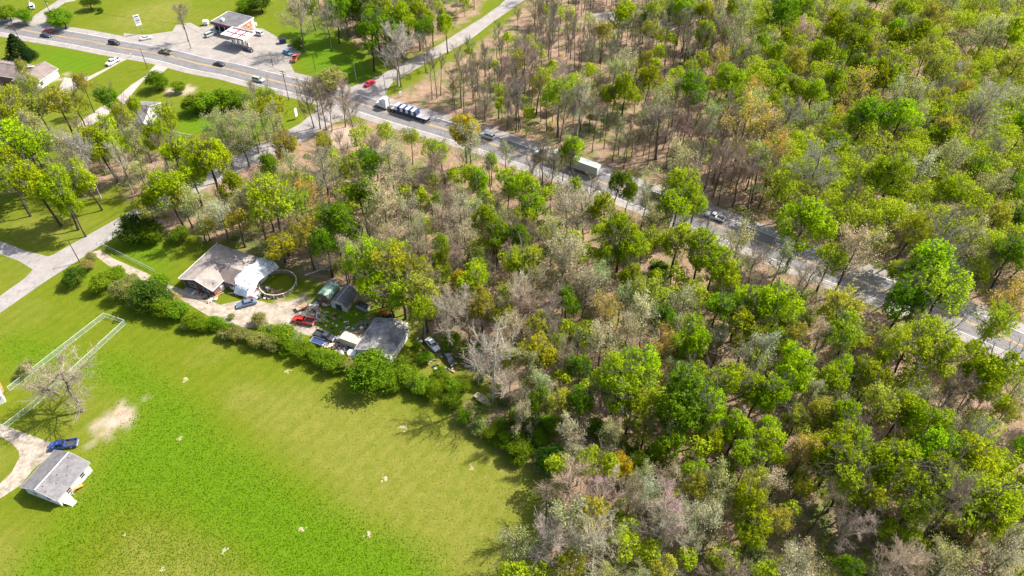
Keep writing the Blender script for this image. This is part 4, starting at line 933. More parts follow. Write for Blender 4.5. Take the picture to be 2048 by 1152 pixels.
def skeleton(seed, H=17., R=4.5, first=.42, fine=True, lean=.0, spread=1.0, limbs=8):
    r_ = np.random.default_rng(seed); trunk, br = [], []
    pts = [np.array([0, 0, -.2])]; n = 7
    for i in range(1, n+1): pts.append(np.array([*(r_.normal(0, .12, 2) + lean*i*.3), H*.86*i/n]))
    rad = lambda z: .24 * (1 - z/H)**.8 + .045
    for a_, b_ in zip(pts, pts[1:]): trunk.append((a_, b_, rad(max(a_[2], 0))*(1.25 if a_[2] < .1 else 1), rad(b_[2])))
    def at(z):
        for a_, b_ in zip(pts, pts[1:]):
            if b_[2] >= z: return a_ + (b_-a_)*(z-a_[2])/(b_[2]-a_[2])
        return pts[-1]
    def grow(p, d, L, r, lev):
        m = 3 if lev < 2 else 2; q = p
        for s_ in range(m):
            d = norm(d + r_.normal(0, .16, 3) + [0, 0, .10]); q2 = q + d*L/m
            (br if lev > 0 else trunk if False else br).append((q, q2, r*(1-.3*s_/m), r*(1-.3*(s_+1)/m)*.85)); 
            if lev < (3 if fine else 2):
                for _ in range(([3, 3, 2] if fine == 1 else [3, 2, 1])[lev] if fine else 2):
                    dd = norm(d + r_.normal(0, .62, 3)*spread + [0, 0, .12]); grow(q + (q2-q)*r_.uniform(.3, 1), dd, L*r_.uniform(.42, .62), max(r*.5, .018), lev+1)
            q = q2
    for i in range(limbs):
        z = H*(first + (.84-first)*(i/(limbs-1))**.9); t = i*2.4 + r_.uniform(-.4, .4); k = 1 - .55*(z/H-first)/(1-first)
        up = .30 + .75*(z/H); d = norm(np.array([math.cos(t), math.sin(t), up])); grow(at(z), d, R*1.2*k*r_.uniform(.85, 1.2), .09*k+.03, 0)
    return trunk, br
def halo_points(br, n, spread=.25):
    B_ = np.array([b_ for a_, b_, r0, r1 in br if r1 < .045]); i = rng.integers(len(B_), size=n); return B_[i] + rng.normal(size=(n, 3))*spread
PROTO = {}
def proto_leafy(key, n, size, seed, **k):
    tr, br = skeleton(seed, fine=False, first=.5, limbs=7)
    PROTO[key] = dict(trunk=tubes_mesh('trunk', tr, 6), branches=tubes_mesh('branches', br, 3), crown=crown_mesh('crown', n, size, **k))
for i in range(8): proto_leafy(('dense', i), 9000, .165, 20+i, lobes=11+2*(i % 4), Z=4.9+.5*(i % 3), zc=11.4, low=-.6, lr=(.26, .58))
for i in range(5): proto_leafy(('open', i), 5200, .165, 40+i, lobes=22, Z=5.2, zc=11.6, hollow=.3, jitter=.3, low=-.45)
for i in range(5):      # low wide tree or bush: crown reaches the ground
    q, nr = crown_points(480, 13+2*i, 4.2, 5.9, 7.6, low=-.9, lr=(.22, .58)); q, nr = plume(q, nr, 14, 1.3, .38); q[:, 2] = np.maximum(q[:, 2], .1); v, f = leaf_quads(q, nr, .20); me = quad_mesh('crown', v, f); me.materials.append(M['leaf'])
    tr, br = skeleton(60+i, fine=False, first=.15, limbs=7); PROTO[('bush', i)] = dict(trunk=tubes_mesh('trunk', tr, 6), crown=me)
for i in range(4):
    tr, br = skeleton(80+i, first=.36-.04*i, spread=1.0, limbs=8); PROTO[('bare', i)] = dict(trunk=tubes_mesh('trunk', tr, 6), branches=tubes_mesh('branches', br, 3))
    tr, br = skeleton(84+i, first=.36-.04*i, spread=1.0, limbs=8, fine=2); q = halo_points(br, 2600, .45); v, f = leaf_quads(q, norm(rng.normal(size=q.shape)+[0, 0, .5]), .14); me = quad_mesh('buds', v, f); me.materials.append(M['leaf'])
    PROTO[('budding', i)] = dict(trunk=tubes_mesh('trunk', tr, 6), branches=tubes_mesh('branches', br, 3), crown=me)
for i in range(3):      # slender forest-grown trees, small high heads
    tr, br = skeleton(120+i, first=.58, R=3.4, limbs=6, spread=1.0, fine=2); PROTO[('slender', i)] = dict(trunk=tubes_mesh('trunk', tr, 6), branches=tubes_mesh('branches', br, 3))
# conifer
z_ = rng.uniform(.06, 1, 4200)**.8; t_ = rng.uniform(0, 6.283, 4200); lay = .8 + .2*np.sin(z_*55); rr_ = (1-z_)**.75*4.6*lay*rng.uniform(.35, 1, 4200)**.5 + .1
q = np.stack([rr_*np.cos(t_), rr_*np.sin(t_), z_*17 - .12*rr_], 1); v, f = leaf_quads(q, norm(np.stack([np.cos(t_)*.5, np.sin(t_)*.5, np.ones(4200)], 1) + rng.normal(size=(4200, 3))*.5), .26)
me = quad_mesh('needles', v, f); me.materials.append(M['leaf']); tr, _ = skeleton(99, limbs=2); PROTO[('conifer', 0)] = dict(trunk=tubes_mesh('trunk', tr, 6), crown=me)

#        leaf colour, twig colour, proto, name, word
KIND = {
 'L': ((.325, .440, .012), (.13, .11, .09), 'dense', 'leafy_tree', 'bright lime tree'),
 'l': ((.345, .430, .022), (.15, .13, .10), 'open', 'leafy_tree', 'airy lime tree'),
 'G': ((.175, .310, .012), (.10, .09, .07), 'dense', 'leafy_tree', 'mid green tree'),
 'Y': ((.375, .390, .045), (.16, .13, .10), 'open', 'leafy_tree', 'olive yellow tree'),
 'y': ((.47, .44, .02), (.16, .13, .10), 'dense', 'leafy_tree', 'golden yellow tree'),
 'D': ((.075, .150, .014), (.08, .07, .06), 'bush', 'dense_tree', 'dark green tree'),
 'S': ((.165, .265, .014), (.10, .09, .07), 'bush', 'bushy_tree', 'green bushy tree'),
 's': ((.29, .31, .09), (.2, .17, .13), 'bush', 'bushy_tree', 'pale olive bushy tree'),
 'C': ((.030, .066, .018), (.07, .06, .05), 'conifer', 'conifer', 'dark conical conifer'),
 'P': ((.42, .46, .17), (.27, .24, .20), 'budding', 'budding_tree', 'pale sage tree'),
 'O': ((.58, .44, .07), (.27, .20, .15), 'budding', 'budding_tree', 'orange tan tree'),
 'K': ((.47, .43, .27), (.34, .29, .20), 'budding', 'budding_tree', 'pinkish grey tree'),
 'B': (None, (.29, .245, .175), 'bare', 'bare_tree', 'grey leafless tree'),
 'W': (None, (.46, .40, .31), 'bare', 'bare_tree', 'pale-barked leafless tree'),
 'T': (None, (.21, .175, .125), 'slender', 'slender_bare_tree', 'slender leafless tree'),
}
VAR = {'dense': 8, 'open': 5, 'bush': 5, 'bare': 4, 'budding': 4, 'slender': 3, 'conifer': 1}
GROUPS = {'leafy_tree': 'leafy spring trees of the wood', 'dense_tree': 'dark dense trees', 'bushy_tree': 'low bushy trees', 'conifer': 'conifers', 'budding_tree': 'budding trees of the wood', 'bare_tree': 'leafless trees of the wood', 'slender_bare_tree': 'slender leafless trees of the wood'}
MARKS = [(96, 66, 'the pink-red car'), (229, 85, 'the black suv'), (330, 104, 'the olive tan pickup'), (438, 127, 'the navy sedan'), (516, 159, 'the silver hatchback'), (465, 42, 'the station store'), (475, 65, 'the station canopy'), (273, 45, 'the tall station sign'),
 (740, 167, 'the bright red car'), (804, 224, 'the flatbed lorry'), (975, 272, 'the white highway suv'), (1140, 325, 'the white box lorry'), (1312, 393, 'the shaded black car'), (1430, 434, 'the shaded white pickup'), (1254, 52, 'the clearing van'),
 (1333, 45, 'the clearing house'), (450, 540, 'the ranch house'), (490, 606, 'the slate blue sedan'), (557, 571, 'the round pool wall'), (652, 583, 'the green shed'), (688, 602, 'the barn shed'), (607, 641, 'the red pickup'), (650, 672, 'the loaded black pickup'),
 (770, 675, 'the garage'), (865, 688, 'the silver sedan'), (898, 717, 'the abandoned black sedan'), (966, 803, 'the derelict boat'), (130, 690, 'the dog run fence'), (225, 842, 'the bare soil strip'), (127, 889, 'the dark blue pickup'), (110, 955, 'the small white cottage'),
 (90, 150, 'the corner house'), (295, 230, 'the white house'), (226, 124, 'the driveway pickup'), (100, 530, 'the lane junction'), (1920, 640, 'the sunlit highway end'), (1700, 560, 'the shaded highway bend'), (1690, 15, 'the top meadow'), (1050, 1000, 'the field corner'),
 (1978, 212, 'the pale sycamore'), (1490, 250, 'the orange-topped trees'), (1154, 412, 'the big pinkish thicket'), (1250, 760, 'the largest crowns'), (985, 715, 'the wide tan bare tree'), (1603, 450, 'the big highway tree'), (1800, 1010, 'the long leaning trunks')]
used = {}
DIRW = ['right of', 'above right of', 'above', 'above left of', 'left of', 'below left of', 'below', 'below right of']
def tree_label(px, py, k, h_, r):
    size = 'broad' if r > 5.5 else 'tall' if h_ > 17 else 'small' if h_ < 9 else 'medium'
    mk = min(MARKS, key=lambda m_: (m_[0]-px)**2 + (m_[1]-py)**2); dx, dy = px-mk[0], py-mk[1]; dist = math.hypot(dx, dy)
    w_ = DIRW[int(round(math.atan2(-dy, dx)/(math.pi/4))) % 8]
    near = 'just ' if dist < 70 else '' if dist < 170 else 'far '
    base = f'{size} {KIND[k][4]} {near}{w_} {mk[2]}'
    return base
records = []
BUILT = [[(345, 575), (425, 478), (560, 520), (600, 545), (600, 600), (540, 605), (430, 605)], [(625, 600), (655, 560), (725, 585), (730, 620), (690, 640)], [(690, 700), (765, 628), (830, 655), (832, 690), (790, 735), (715, 715)], [(580, 625), (640, 630), (690, 690), (640, 690), (585, 655)],
 [(415, 72), (415, 40), (460, 20), (525, 32), (515, 70), (480, 90)], [(0, 175), (0, 120), (95, 118), (125, 150), (75, 185)], [(255, 200), (285, 195), (325, 208), (318, 235), (285, 258)], [(470, 600), (515, 592), (515, 615), (470, 620)]]
COUNT = {}; OVER = []
def place_tree(px, py, r_px, k, by='crown', h_=None, rr=None):
    leafc, barkc, pk, name, word = KIND[k]
    v_ = random.randrange(VAR[pk]); pr = PROTO[(pk, v_)]
    if by == 'crown':
        s_ = scale_at(px, py, 8); R = r_px/s_*1.14
        if pk in ('bush',): H = max(1.6, min(2.1*R, 12)) if R < 2.5 else min(1.7*R+1.2, 13)
        elif pk == 'conifer': H = R*2.3
        else: H = min(24.5, max(4.5, 2.45*R + 7.5)) * random.uniform(.93, 1.05)
        if h_: H = h_
        frac = .47 if pk == 'bush' else .5 if pk == 'conifer' else .68
        for _ in range(9):      # no trunk through a roof, a pool or a parked car
            X, Y = W(px, py, H*frac); bx_, by_ = P(X, Y)
            if not any(inside(np.array([bx_]), np.array([by_]), g)[0] for g in BUILT): break
            H *= .86
        else: return None
        s_ = scale_at(px, py, H*frac); R = r_px/s_*1.14
    else:
        X, Y = W(px, py); H = h_; R = rr
    if COUNT.get(name, 0) >= 298:
        OVER.append((X, Y, H, R, k)); return None
    COUNT[name] = COUNT.get(name, 0) + 1
    o = empty(name, X, Y, 0, random.uniform(0, 6.28)); o.rotation_euler[0] = random.gauss(0, .05); o.rotation_euler[1] = random.gauss(0, .05)
    o['group'] = GROUPS[name]; o['category'] = 'tree'
    records.append((o, px, py, k, H, R))
    sx = R/4.5; sz = H/17
    j = lambda c, a_=.12: tuple(max(.0005, x*random.uniform(1-a_, 1+a_)) for x in c)
    tint = random.uniform(.85, 1.15)
    for part, me in pr.items():
        if part == 'branches' and COUNT[name] > 300: continue
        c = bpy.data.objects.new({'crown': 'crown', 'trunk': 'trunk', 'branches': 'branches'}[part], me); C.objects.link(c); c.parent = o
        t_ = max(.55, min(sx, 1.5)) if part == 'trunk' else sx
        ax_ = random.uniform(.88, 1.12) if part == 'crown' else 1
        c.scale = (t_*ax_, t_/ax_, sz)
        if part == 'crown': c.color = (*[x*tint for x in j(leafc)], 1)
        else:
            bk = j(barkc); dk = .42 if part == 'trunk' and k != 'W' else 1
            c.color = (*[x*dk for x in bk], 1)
    if pk == 'slender': o.scale = (1, 1, 1)
    return o
T = '''1566,27,32,G 1648,18,22,P 1676,50,28,L 1731,50,26,L 1708,82,28,L 1766,45,14,Y 1808,22,20,L 1793,58,18,L 1838,72,28,L 1798,82,20,L 1868,32,24,Y 1906,18,18,P 1971,60,28,P 2026,66,26,L 2010,14,20,P
1578,70,14,L 1612,72,20,K 1550,105,18,L 1596,125,24,Y 1656,108,24,L 1688,118,16,L 1720,132,18,G 1744,100,16,Y 1762,145,28,L 1798,150,24,L 1848,115,26,Y 1868,140,24,Y 1920,140,18,Y 1912,152,18,K 1666,160,24,L 1628,185,24,L 1590,180,20,L 1712,180,28,O
1551,152,18,L 1730,228,36,G 1798,238,36,L 1792,190,22,P 1836,190,26,P 1886,180,20,B 1926,187,18,Y 1880,255,24,Y 1978,205,38,W 2020,135,30,Y 2040,208,18,P 1570,235,30,B 1672,284,22,L 1676,240,16,O 1835,245,20,P 1940,240,24,B 1960,278,20,P 2022,235,20,G
1550,305,32,O 1630,340,46,B 1686,300,16,L 1726,328,24,B 1712,362,18,l 1786,350,34,L 1836,345,30,K 1896,385,28,L 1903,320,34,P 1955,345,20,L 1986,310,30,B 1986,383,28,P 2026,370,26,G 1823,450,36,l 1603,448,50,L 1661,513,32,l 1706,500,42,K 1886,463,38,B 1936,480,32,P 1871,538,58,L 1801,545,26,L
1981,523,24,P 2023,510,34,G 1993,440,28,Y 2036,440,22,G 1611,560,34,B 1923,438,20,B 1556,618,46,L 1676,620,40,Y 1698,668,40,l 1591,676,24,Y 1636,680,26,K 1596,738,40,L 1666,768,30,L 1681,736,26,L 1741,756,34,L 1810,700,44,l 1862,680,48,l 1836,655,30,l 1806,598,42,G 1873,588,50,l 1971,740,52,L 1990,650,34,l
1756,815,34,Y 1806,820,34,L 1861,845,42,L 1551,790,34,L 1643,826,30,Y 1701,842,32,L 1653,855,22,Y 2011,605,32,O 1956,815,26,K 2011,826,24,Y 1898,790,26,P 2036,765,28,P
1084,696,34,y 1214,626,30,O 1294,640,34,K 1359,610,28,P 1384,672,36,L 1434,612,34,G 1486,606,36,L 1499,660,36,L 1230,772,44,L 1274,738,40,L 1262,806,34,L 1374,785,56,G 1444,758,36,L 1360,822,44,G 1414,822,36,L 1204,685,32,K 1319,696,28,O 1510,720,36,K 1436,690,24,B 1514,780,36,L 1475,850,32,L 1099,772,28,P
1131,712,26,B 1044,600,32,B 1131,602,26,G 1224,815,30,B 1164,810,26,G 1064,850,26,D 1130,815,26,Y 985,712,46,W 1054,380,28,L 1079,415,28,L 1154,376,18,L 1144,300,24,L 1128,316,15,L 1230,365,22,G 1254,382,14,L 1214,410,24,L 1244,468,36,L 1264,502,28,L 1360,388,36,L 1345,415,30,L 1390,402,24,l 1356,478,36,L
1402,493,34,L 1429,530,34,L 1470,555,28,L 1216,515,20,L 1138,408,30,K 1172,418,28,K 1086,306,22,B 1044,475,22,G 1130,515,40,K 1051,540,32,l 1479,495,32,P 1316,538,20,D 1304,443,24,P 1359,345,38,P 1509,315,26,Y 1484,340,30,B 1261,550,24,L 1106,463,26,P 1504,540,28,B
1239,28,24,L 1204,68,18,Y 1289,42,14,L 1299,65,18,Y 1366,14,26,L 1374,42,22,B 1409,28,24,L 1411,65,20,L 1434,38,20,P 1449,60,18,B 1469,15,20,L 1484,45,26,P 1466,92,20,P 1521,92,20,L 1506,108,18,P 1444,122,18,O 1384,116,14,D 1294,163,24,L 1459,162,28,L 1386,172,30,G 1354,192,22,P 1251,178,24,L
1219,196,18,L 1119,195,32,l 1074,165,22,Y 1031,122,14,L 1124,140,18,W 1256,130,22,K 1289,122,14,Y 1226,148,22,P 1194,165,14,B 1324,245,30,B 1374,258,22,B 1491,240,36,O 1524,262,30,O 1506,185,16,O 1509,210,22,P 1424,232,22,P 1164,185,22,P 1159,212,22,W 1314,208,24,P 1050,115,26,B 1306,25,18,Y
594,28,28,K 667,20,22,G 652,40,20,B 717,38,26,D 750,32,26,G 794,38,28,L 834,32,26,L 737,62,28,G 782,66,26,G 892,46,18,L 862,28,20,B 786,88,34,W 687,12,20,B 667,155,26,s 632,160,16,s 847,92,14,B 622,10,16,G 712,8,24,G 762,5,26,L 810,12,24,G 850,60,18,G
570,302,26,Y 650,292,20,Y 542,335,20,G 582,338,18,P 645,338,32,B 700,345,26,Y 735,335,26,G 727,390,34,G 620,390,26,O 782,330,28,K 747,300,20,B 820,280,14,Y 820,342,24,K 887,312,24,l 867,350,24,B 937,290,28,K 929,257,30,y 952,368,20,L 982,325,12,L 874,408,18,L 772,420,40,K 812,435,26,K 925,430,26,K
927,483,32,K 987,440,26,L 992,468,24,L 1017,380,18,L 550,412,44,l 527,390,28,L 582,410,30,l 560,490,36,y 610,470,30,Y 667,445,36,G 650,485,28,G 702,462,24,L 785,487,20,K 750,510,30,L 782,515,32,L 882,487,18,L 882,520,18,L 957,522,22,G 837,492,26,B 687,505,22,K 825,475,20,K 887,440,26,K
725,518,36,l 780,525,40,l 835,545,34,l 757,560,36,L 802,575,42,l 847,592,36,Y 688,536,24,Y 782,596,32,Y 840,622,30,L 955,560,34,L 915,560,18,y 1045,532,36,l 1065,567,30,B 1030,592,36,W 890,618,36,W 935,615,26,W 965,610,28,Y 992,640,28,Y 1107,607,28,B 1115,530,34,K 1075,655,24,Y 905,680,26,S 937,695,24,S
742,738,46,S 815,748,30,S 848,765,24,S 905,772,24,S 668,724,26,S 150,552,20,D 205,562,22,S 242,580,24,s 180,512,10,s 292,588,36,D 325,615,24,S 312,565,20,S 387,640,26,S 430,645,20,S 518,637,20,s 462,632,9,s 470,667,16,s 510,677,22,s 545,684,24,s 562,668,24,S 577,692,28,S 606,700,25,S 638,714,23,S 350,595,15,s 352,622,22,S 372,650,16,s 405,650,18,S 447,668,14,s 452,655,16,S 488,668,14,s 528,665,18,S 545,660,16,s 590,676,18,s 690,728,18,s 708,742,14,s 785,765,22,S 830,770,18,s 868,780,20,S 905,800,20,S 930,830,22,S 960,850,20,s 985,868,22,S 1010,880,20,S 1035,905,22,S 270,600,18,s 262,560,14,s 228,548,18,S 170,530,12,s 880,745,16,S 925,770,16,S 850,715,14,S 835,690,12,S 1010,800,20,s 1030,835,20,S 1075,870,22,S
278,448,34,D 298,462,24,S 360,468,18,S 337,378,36,L 350,312,34,L 420,320,38,L 440,432,28,K 387,420,26,P 362,395,24,Y 475,370,26,L 475,445,34,Y 435,475,20,G 300,410,22,Y 500,400,24,P 520,440,26,Y 480,480,24,P 410,455,22,Y
25,285,40,L 62,302,36,L 75,365,36,L 112,375,34,L 138,408,24,L 200,285,30,L 228,295,26,l 262,290,24,P 140,310,28,K 15,200,30,l 50,182,22,Y 75,212,26,Y 117,205,28,Y 150,210,24,Y 25,245,36,L 75,262,28,P 215,205,22,G 255,237,22,l 325,240,24,l 310,272,24,L 212,262,26,L 272,214,14,L 445,270,24,P 478,262,26,P
500,242,24,K 45,140,12,Y 30,92,27,C 52,106,22,C 165,170,16,Y 5,330,34,L 20,360,30,l 170,350,26,L
312,160,22,S 355,172,13,S 385,207,22,S 410,203,24,S 440,198,24,S 465,194,20,S 485,200,18,S 508,187,14,K 540,195,22,l 560,220,22,l 545,250,24,P 520,225,22,l
15,25,18,S 45,32,18,S 125,38,20,S 112,30,16,S 178,5,15,D 360,30,15,B 490,10,20,S 520,5,20,D 595,84,13,D 200,20,6,D
1049,882,30,S 1109,924,32,D 1199,918,40,l 1244,935,20,y 1149,990,44,W 1194,992,40,W 1130,1055,46,P 1184,1035,34,Y 1095,1075,42,W 1195,1080,46,W 1326,1008,44,W 1260,908,26,S 1384,938,26,L 1394,970,26,Y 1434,965,32,P 1459,945,16,L 1494,925,32,L 1499,970,30,l 1506,1015,38,L 1500,1065,34,L 1374,1044,30,K 1424,1050,32,K
1514,1125,34,s 1459,1140,36,B 1306,1000,30,K 1264,985,22,K 1551,900,34,L 1551,1035,30,Y 1611,890,34,O 1676,900,46,L 1723,890,42,L 1698,950,46,l 1786,926,52,L 1761,985,40,l 1836,995,40,l 1861,900,46,L 1936,925,50,L 1911,1000,52,l 1986,1000,54,L 1973,1050,40,l 1886,965,44,L 1911,1085,40,s 1898,1130,40,P
1711,1040,32,W 1786,1125,38,W 2001,1125,36,K 2011,1065,28,K 1946,870,26,W 1736,1138,26,s 1600,960,24,l 1640,935,28,l  47,737,17,s
1600,20,20,L 1290,402,20,P 1560,522,24,P 1104,338,20,B 1180,372,18,B 1060,322,16,B 1010,305,14,P 1320,440,20,Y 440,255,24,P 410,300,24,Y 380,345,26,L 1630,45,16,Y 940,700,18,S 1010,620,20,G 1180,660,22,S 1160,740,22,G 1090,640,24,B 1170,570,28,K 1200,560,22,P 1240,600,26,P 1290,580,28,Y 1330,640,24,G 1250,670,24,K 1020,660,26,K 1050,740,24,P 1020,780,24,B 960,760,14,s 880,760,22,S 1000,850,18,S 1040,830,20,K 1080,800,22,G 1100,850,24,S 1150,860,24,K 1190,860,22,S 1290,860,24,Y 1330,890,28,G
1430,880,26,L 1300,920,26,S 1340,950,24,K 1220,870,20,P 1160,920,22,K 1540,850,24,L 1590,840,24,Y 1620,790,22,K 1560,700,22,L'''
for tok in T.split():
    a_, b_, r_, k = tok.split(',')
    if k in 'Ss' and 340 < float(a_) < 1050 and 590 < float(b_) < 900 and r_ != '46': r_ = float(r_)*random.uniform(.62, 1.02)
    place_tree(float(a_), float(b_), float(r_), k)
# trunks whose feet can be seen: foot x, y, kind, height, crown radius
TB = '''165,822,B,15,8 628,256,B,19,3.6 641,258,B,20,3.8 653,260,B,18,3.4 691,254,B,19,3.6 664,262,B,15,2.8 715,292,B,16,4 864,199,T,19,2.6 881,191,T,18,2.2 874,197,T,18,2.2 922,197,B,21,3.6 944,177,T,20,2.4 971,182,T,20,2.6 947,196,T,14,2 1001,127,T,19,2.4 997,237,T,20,3 1015,260,B,19,3.2 1032,265,B,20,3.4 1038,263,T,18,3 1041,258,T,18,3 1064,230,T,17,2.6 1120,285,B,20,3.8 1157,272,T,18,3
1035,88,T,16,2.4 1078,92,T,19,2.6 1086,105,T,19,2.6 1099,130,B,20,3.2 1121,48,T,16,2.2 1140,120,B,19,3 1149,135,T,17,2.4 1161,135,T,18,2.4 1175,155,B,18,3 1174,82,T,18,2.4 1186,62,T,17,2.4 1201,130,T,18,2.6 1241,97,T,18,2.6 1226,72,T,17,2.4 1309,110,T,18,2.4 1328,100,T,18,2.6 1329,130,T,18,2.4 1346,132,T,17,2.4 1358,150,T,18,2.6 1366,130,T,17,2.4 1399,135,T,18,2.4 1391,148,T,18,2.4 1414,140,T,17,2.4 1279,110,T,17,2.2 1261,107,T,17,2.4 1269,100,T,16,2.2 1290,105,T,16,2.2 1300,120,T,17,2.2 1250,112,T,15,2.2 1318,125,T,16,2.2
1251,325,T,18,2.6 1224,325,T,17,2.4 1309,318,T,18,2.6 1344,325,T,19,2.6 1409,378,T,18,3 1426,393,B,21,4.4 1496,418,T,20,3 1516,418,T,20,3 1080,374,T,17,2.6 1119,395,T,18,2.6 1134,388,T,16,2.4 1148,373,T,16,2.6 1340,570,T,19,3 1399,340,T,17,2.6 202,397,W,22,3.6 267,388,W,20,3 46,388,B,20,3.6 304,325,T,18,2.4 320,290,T,16,2.2 285,345,T,17,2.2 235,355,T,17,2.2 210,350,T,17,2.2 255,335,T,15,2 275,318,T,15,2 803,174,B,20,4.2 1660,475,T,20,3 1676,470,T,20,3 1850,870,B,22,3.4 1610,1075,T,22,3.4 1625,1140,T,23,3.4 1830,1090,B,23,3.8 1910,825,T,20,3 1320,1105,W,19,4.6'''
for tok in TB.split():
    a_, b_, k, hh, r_ = tok.split(','); place_tree(float(a_), float(b_), 0, k, 'foot', float(hh)*random.uniform(.92, 1.05), float(r_)*.95)
# fill the wood between the trees above
feet = np.array([(o.location.x, o.location.y, R) for o, *_, R in records])
NOGO = [[(1030, 8), (850, 130), (700, 200), (640, 240), (800, 245), (960, 300), (1200, 400), (1500, 540), (1900, 710), (2100, 790), (2100, 640), (1900, 585), (1500, 450), (1200, 320), (960, 240), (850, 205), (880, 130), (1060, 10)],
        [(640, 235), (420, 330), (230, 430), (230, 470), (350, 420), (440, 370), (560, 310), (700, 250)], [(340, 455), (560, 500), (620, 560), (720, 560), (840, 640), (960, 730), (900, 830), (700, 720), (380, 620)], [(1170, 25), (1240, 18), (1260, 60), (1215, 60), (1180, 50)], [(1490, -80), (1562, -80), (1550, 50), (1510, 60)], [(1655, -80), (1745, -80), (1715, 32), (1668, 35)]]
added = 0; tries = 0
extra_stuff = []
while tries < 24000 and added < 900:
    tries += 1
    px = random.uniform(-40, 2090); py = random.uniform(-30, 1190)
    if random.random() > (scale_at(px, 700)/scale_at(px, max(py, -20)))**.0: continue
    if not in_forest(px, py): continue
    pa, pb = np.array([px]), np.array([py])
    if any(inside(pa, pb, g)[0] for g in NOGO): continue
    X, Y = W(px, py)
    d = np.hypot(feet[:, 0]-X, feet[:, 1]-Y); sunny = (950 < px < 1450 and py < 175) or (1080 < px < 1540 and 260 < py < 420) or (790 < px < 1060 and 140 < py < 280)
    deep = px > 1480 and py < 600
    if (d - feet[:, 2]*(.55 if deep else .45)).min() < (1.6 if sunny else 1.4 if deep else 2.7): continue
    if sunny: k = random.choice('TTTTTBPTY'); 
    elif px > 1500 and py < 560: k = random.choice('LLGYLYPlGYLLlY')
    elif py > 760 and px > 1250: k = random.choice('LlYlKGYP')
    elif px < 1100: k = random.choice('YYYBYlTGTlP')
    else: k = random.choice('LYlPlTlYG')
    if k in 'TB': H_, R = random.uniform(13, 18), random.uniform(2.2, 3.0)
    else:
        R = random.uniform(3.6, 5.5) if deep else random.uniform(2.2, 4.0); H_ = R*2.1+random.uniform(4, 7)
    hit = False
    for q_ in (.3, .5, .7, .85, 1.0):
        tx, ty = P(X, Y, H_*q_)
        if any(inside(np.array([tx]), np.array([ty]), g)[0] for g in NOGO[:2]): hit = True
    if hit: continue
    place_tree(px, py, 0, k, 'foot', H_, R)
    feet = np.vstack([feet, [X, Y, R]]); added += 1
if OVER:        # what goes beyond the largest 300 of a kind: one object, light crowns
    V, F, n0 = [], [], 0; cols = []
    for X, Y, H_, R, k in OVER:
        q, nr = crown_points(900, 14, R, R*1.15, H_*.68, low=-.6); q[:, 0] += X; q[:, 1] += Y; v, f = leaf_quads(q, nr, .24); V.append(v); F.append(f+n0); n0 += len(v)
        v, f = [], []
        m = MB().tube((X, Y, 0), (X+random.uniform(-.4, .4), Y, H_*.8), .2, .08, 4, False); V.append(np.array(m.v)); F.append(np.array(m.f)+n0); n0 += len(m.v)
    me = quad_mesh('distant_wood', np.vstack(V), np.vstack(F)); me.materials.append(M['leaf']); o = bpy.data.objects.new('distant_wood', me); C.objects.link(o); o.color = (.34, .43, .02, 1)
    tag(o, 'remaining lime and olive trees between the counted ones', 'trees', None, 'stuff')
# labels: by look and nearest landmark, then by order of distance, so that each one points to a single tree
byb = {}
for rec in records:
    o, px, py, k, H, R = rec; lb = tree_label(px, py, k, H, R); byb.setdefault(lb, []).append(rec)
ORD = ['nearest', 'second', 'third', 'fourth', 'fifth', 'sixth', 'seventh', 'eighth', 'ninth', 'tenth', 'eleventh', 'twelfth'] + ['%dth' % q_ for q_ in range(13, 60)]
for lb, rs in byb.items():
    if len(rs) == 1: rs[0][0]['label'] = lb; continue
    rs.sort(key=lambda r_: r_[1])
    for i, r_ in enumerate(rs):
        o = r_[0]; n = len(rs)
        where = 'leftmost' if i == 0 else 'rightmost' if i == n-1 else (ORD[i] + ' from left')
        o['label'] = lb + ', ' + where + (' of two' if n == 2 else '')
# undergrowth: twiggy and leafy low brush nobody could count
def brush(name, n, cols, quads, size, rad, label, cond, hmul=.8):
    P_, N_, tries = [], [], 0
    while len(P_) < n and tries < n*30:
        tries += 1; px = random.uniform(-60, 2110); py = random.uniform(-40, 1200)
        if not in_forest(px, py) or not cond(px, py): continue
        pa, pb = np.array([px]), np.array([py])
        if any(inside(pa, pb, g)[0] for g in NOGO): continue
        P_.append((*W(px, py), rad*random.uniform(.5, 1.3)))
    P_ = np.array(P_); i = np.repeat(np.arange(len(P_)), quads); d = norm(rng.normal(size=(len(i), 3))); d[:, 2] = np.abs(d[:, 2])
    q = d * P_[i][:, 2:3] * rng.uniform(.3, 1, (len(i), 1))**.5; q[:, 2] *= hmul; q[:, :2] += P_[i][:, :2]; q[:, 2] += .1
    v, f = leaf_quads(q, norm(d + rng.normal(size=d.shape)*.7), size); me = quad_mesh(name, v, f); me.materials.append(M['leaf'])
    o = bpy.data.objects.new(name, me); C.objects.link(o); o.color = (*cols, 1); tag(o, label, 'undergrowth', None, 'stuff')
dark = lambda x, y: not ((950 < x < 1450 and y < 175) or (1080 < x < 1540 and 260 < y < 420) or (760 < x < 1060 and 140 < y < 260))
brush('undergrowth', 1500, (.21, .30, .016), 110, .17, 1.9, 'low green undergrowth on the floor of the wood', dark)
brush('brush', 1700, (.46, .37, .26), 110, .09, 2.1, 'tan brown twiggy brush on the floor of the wood', lambda x, y: not (x > 1400 and y > 800 and random.random() < .6))
brush('yellow_brush', 900, (.40, .42, .06), 90, .13, 1.8, 'yellow green saplings along the wood floor', lambda x, y: x > 700)
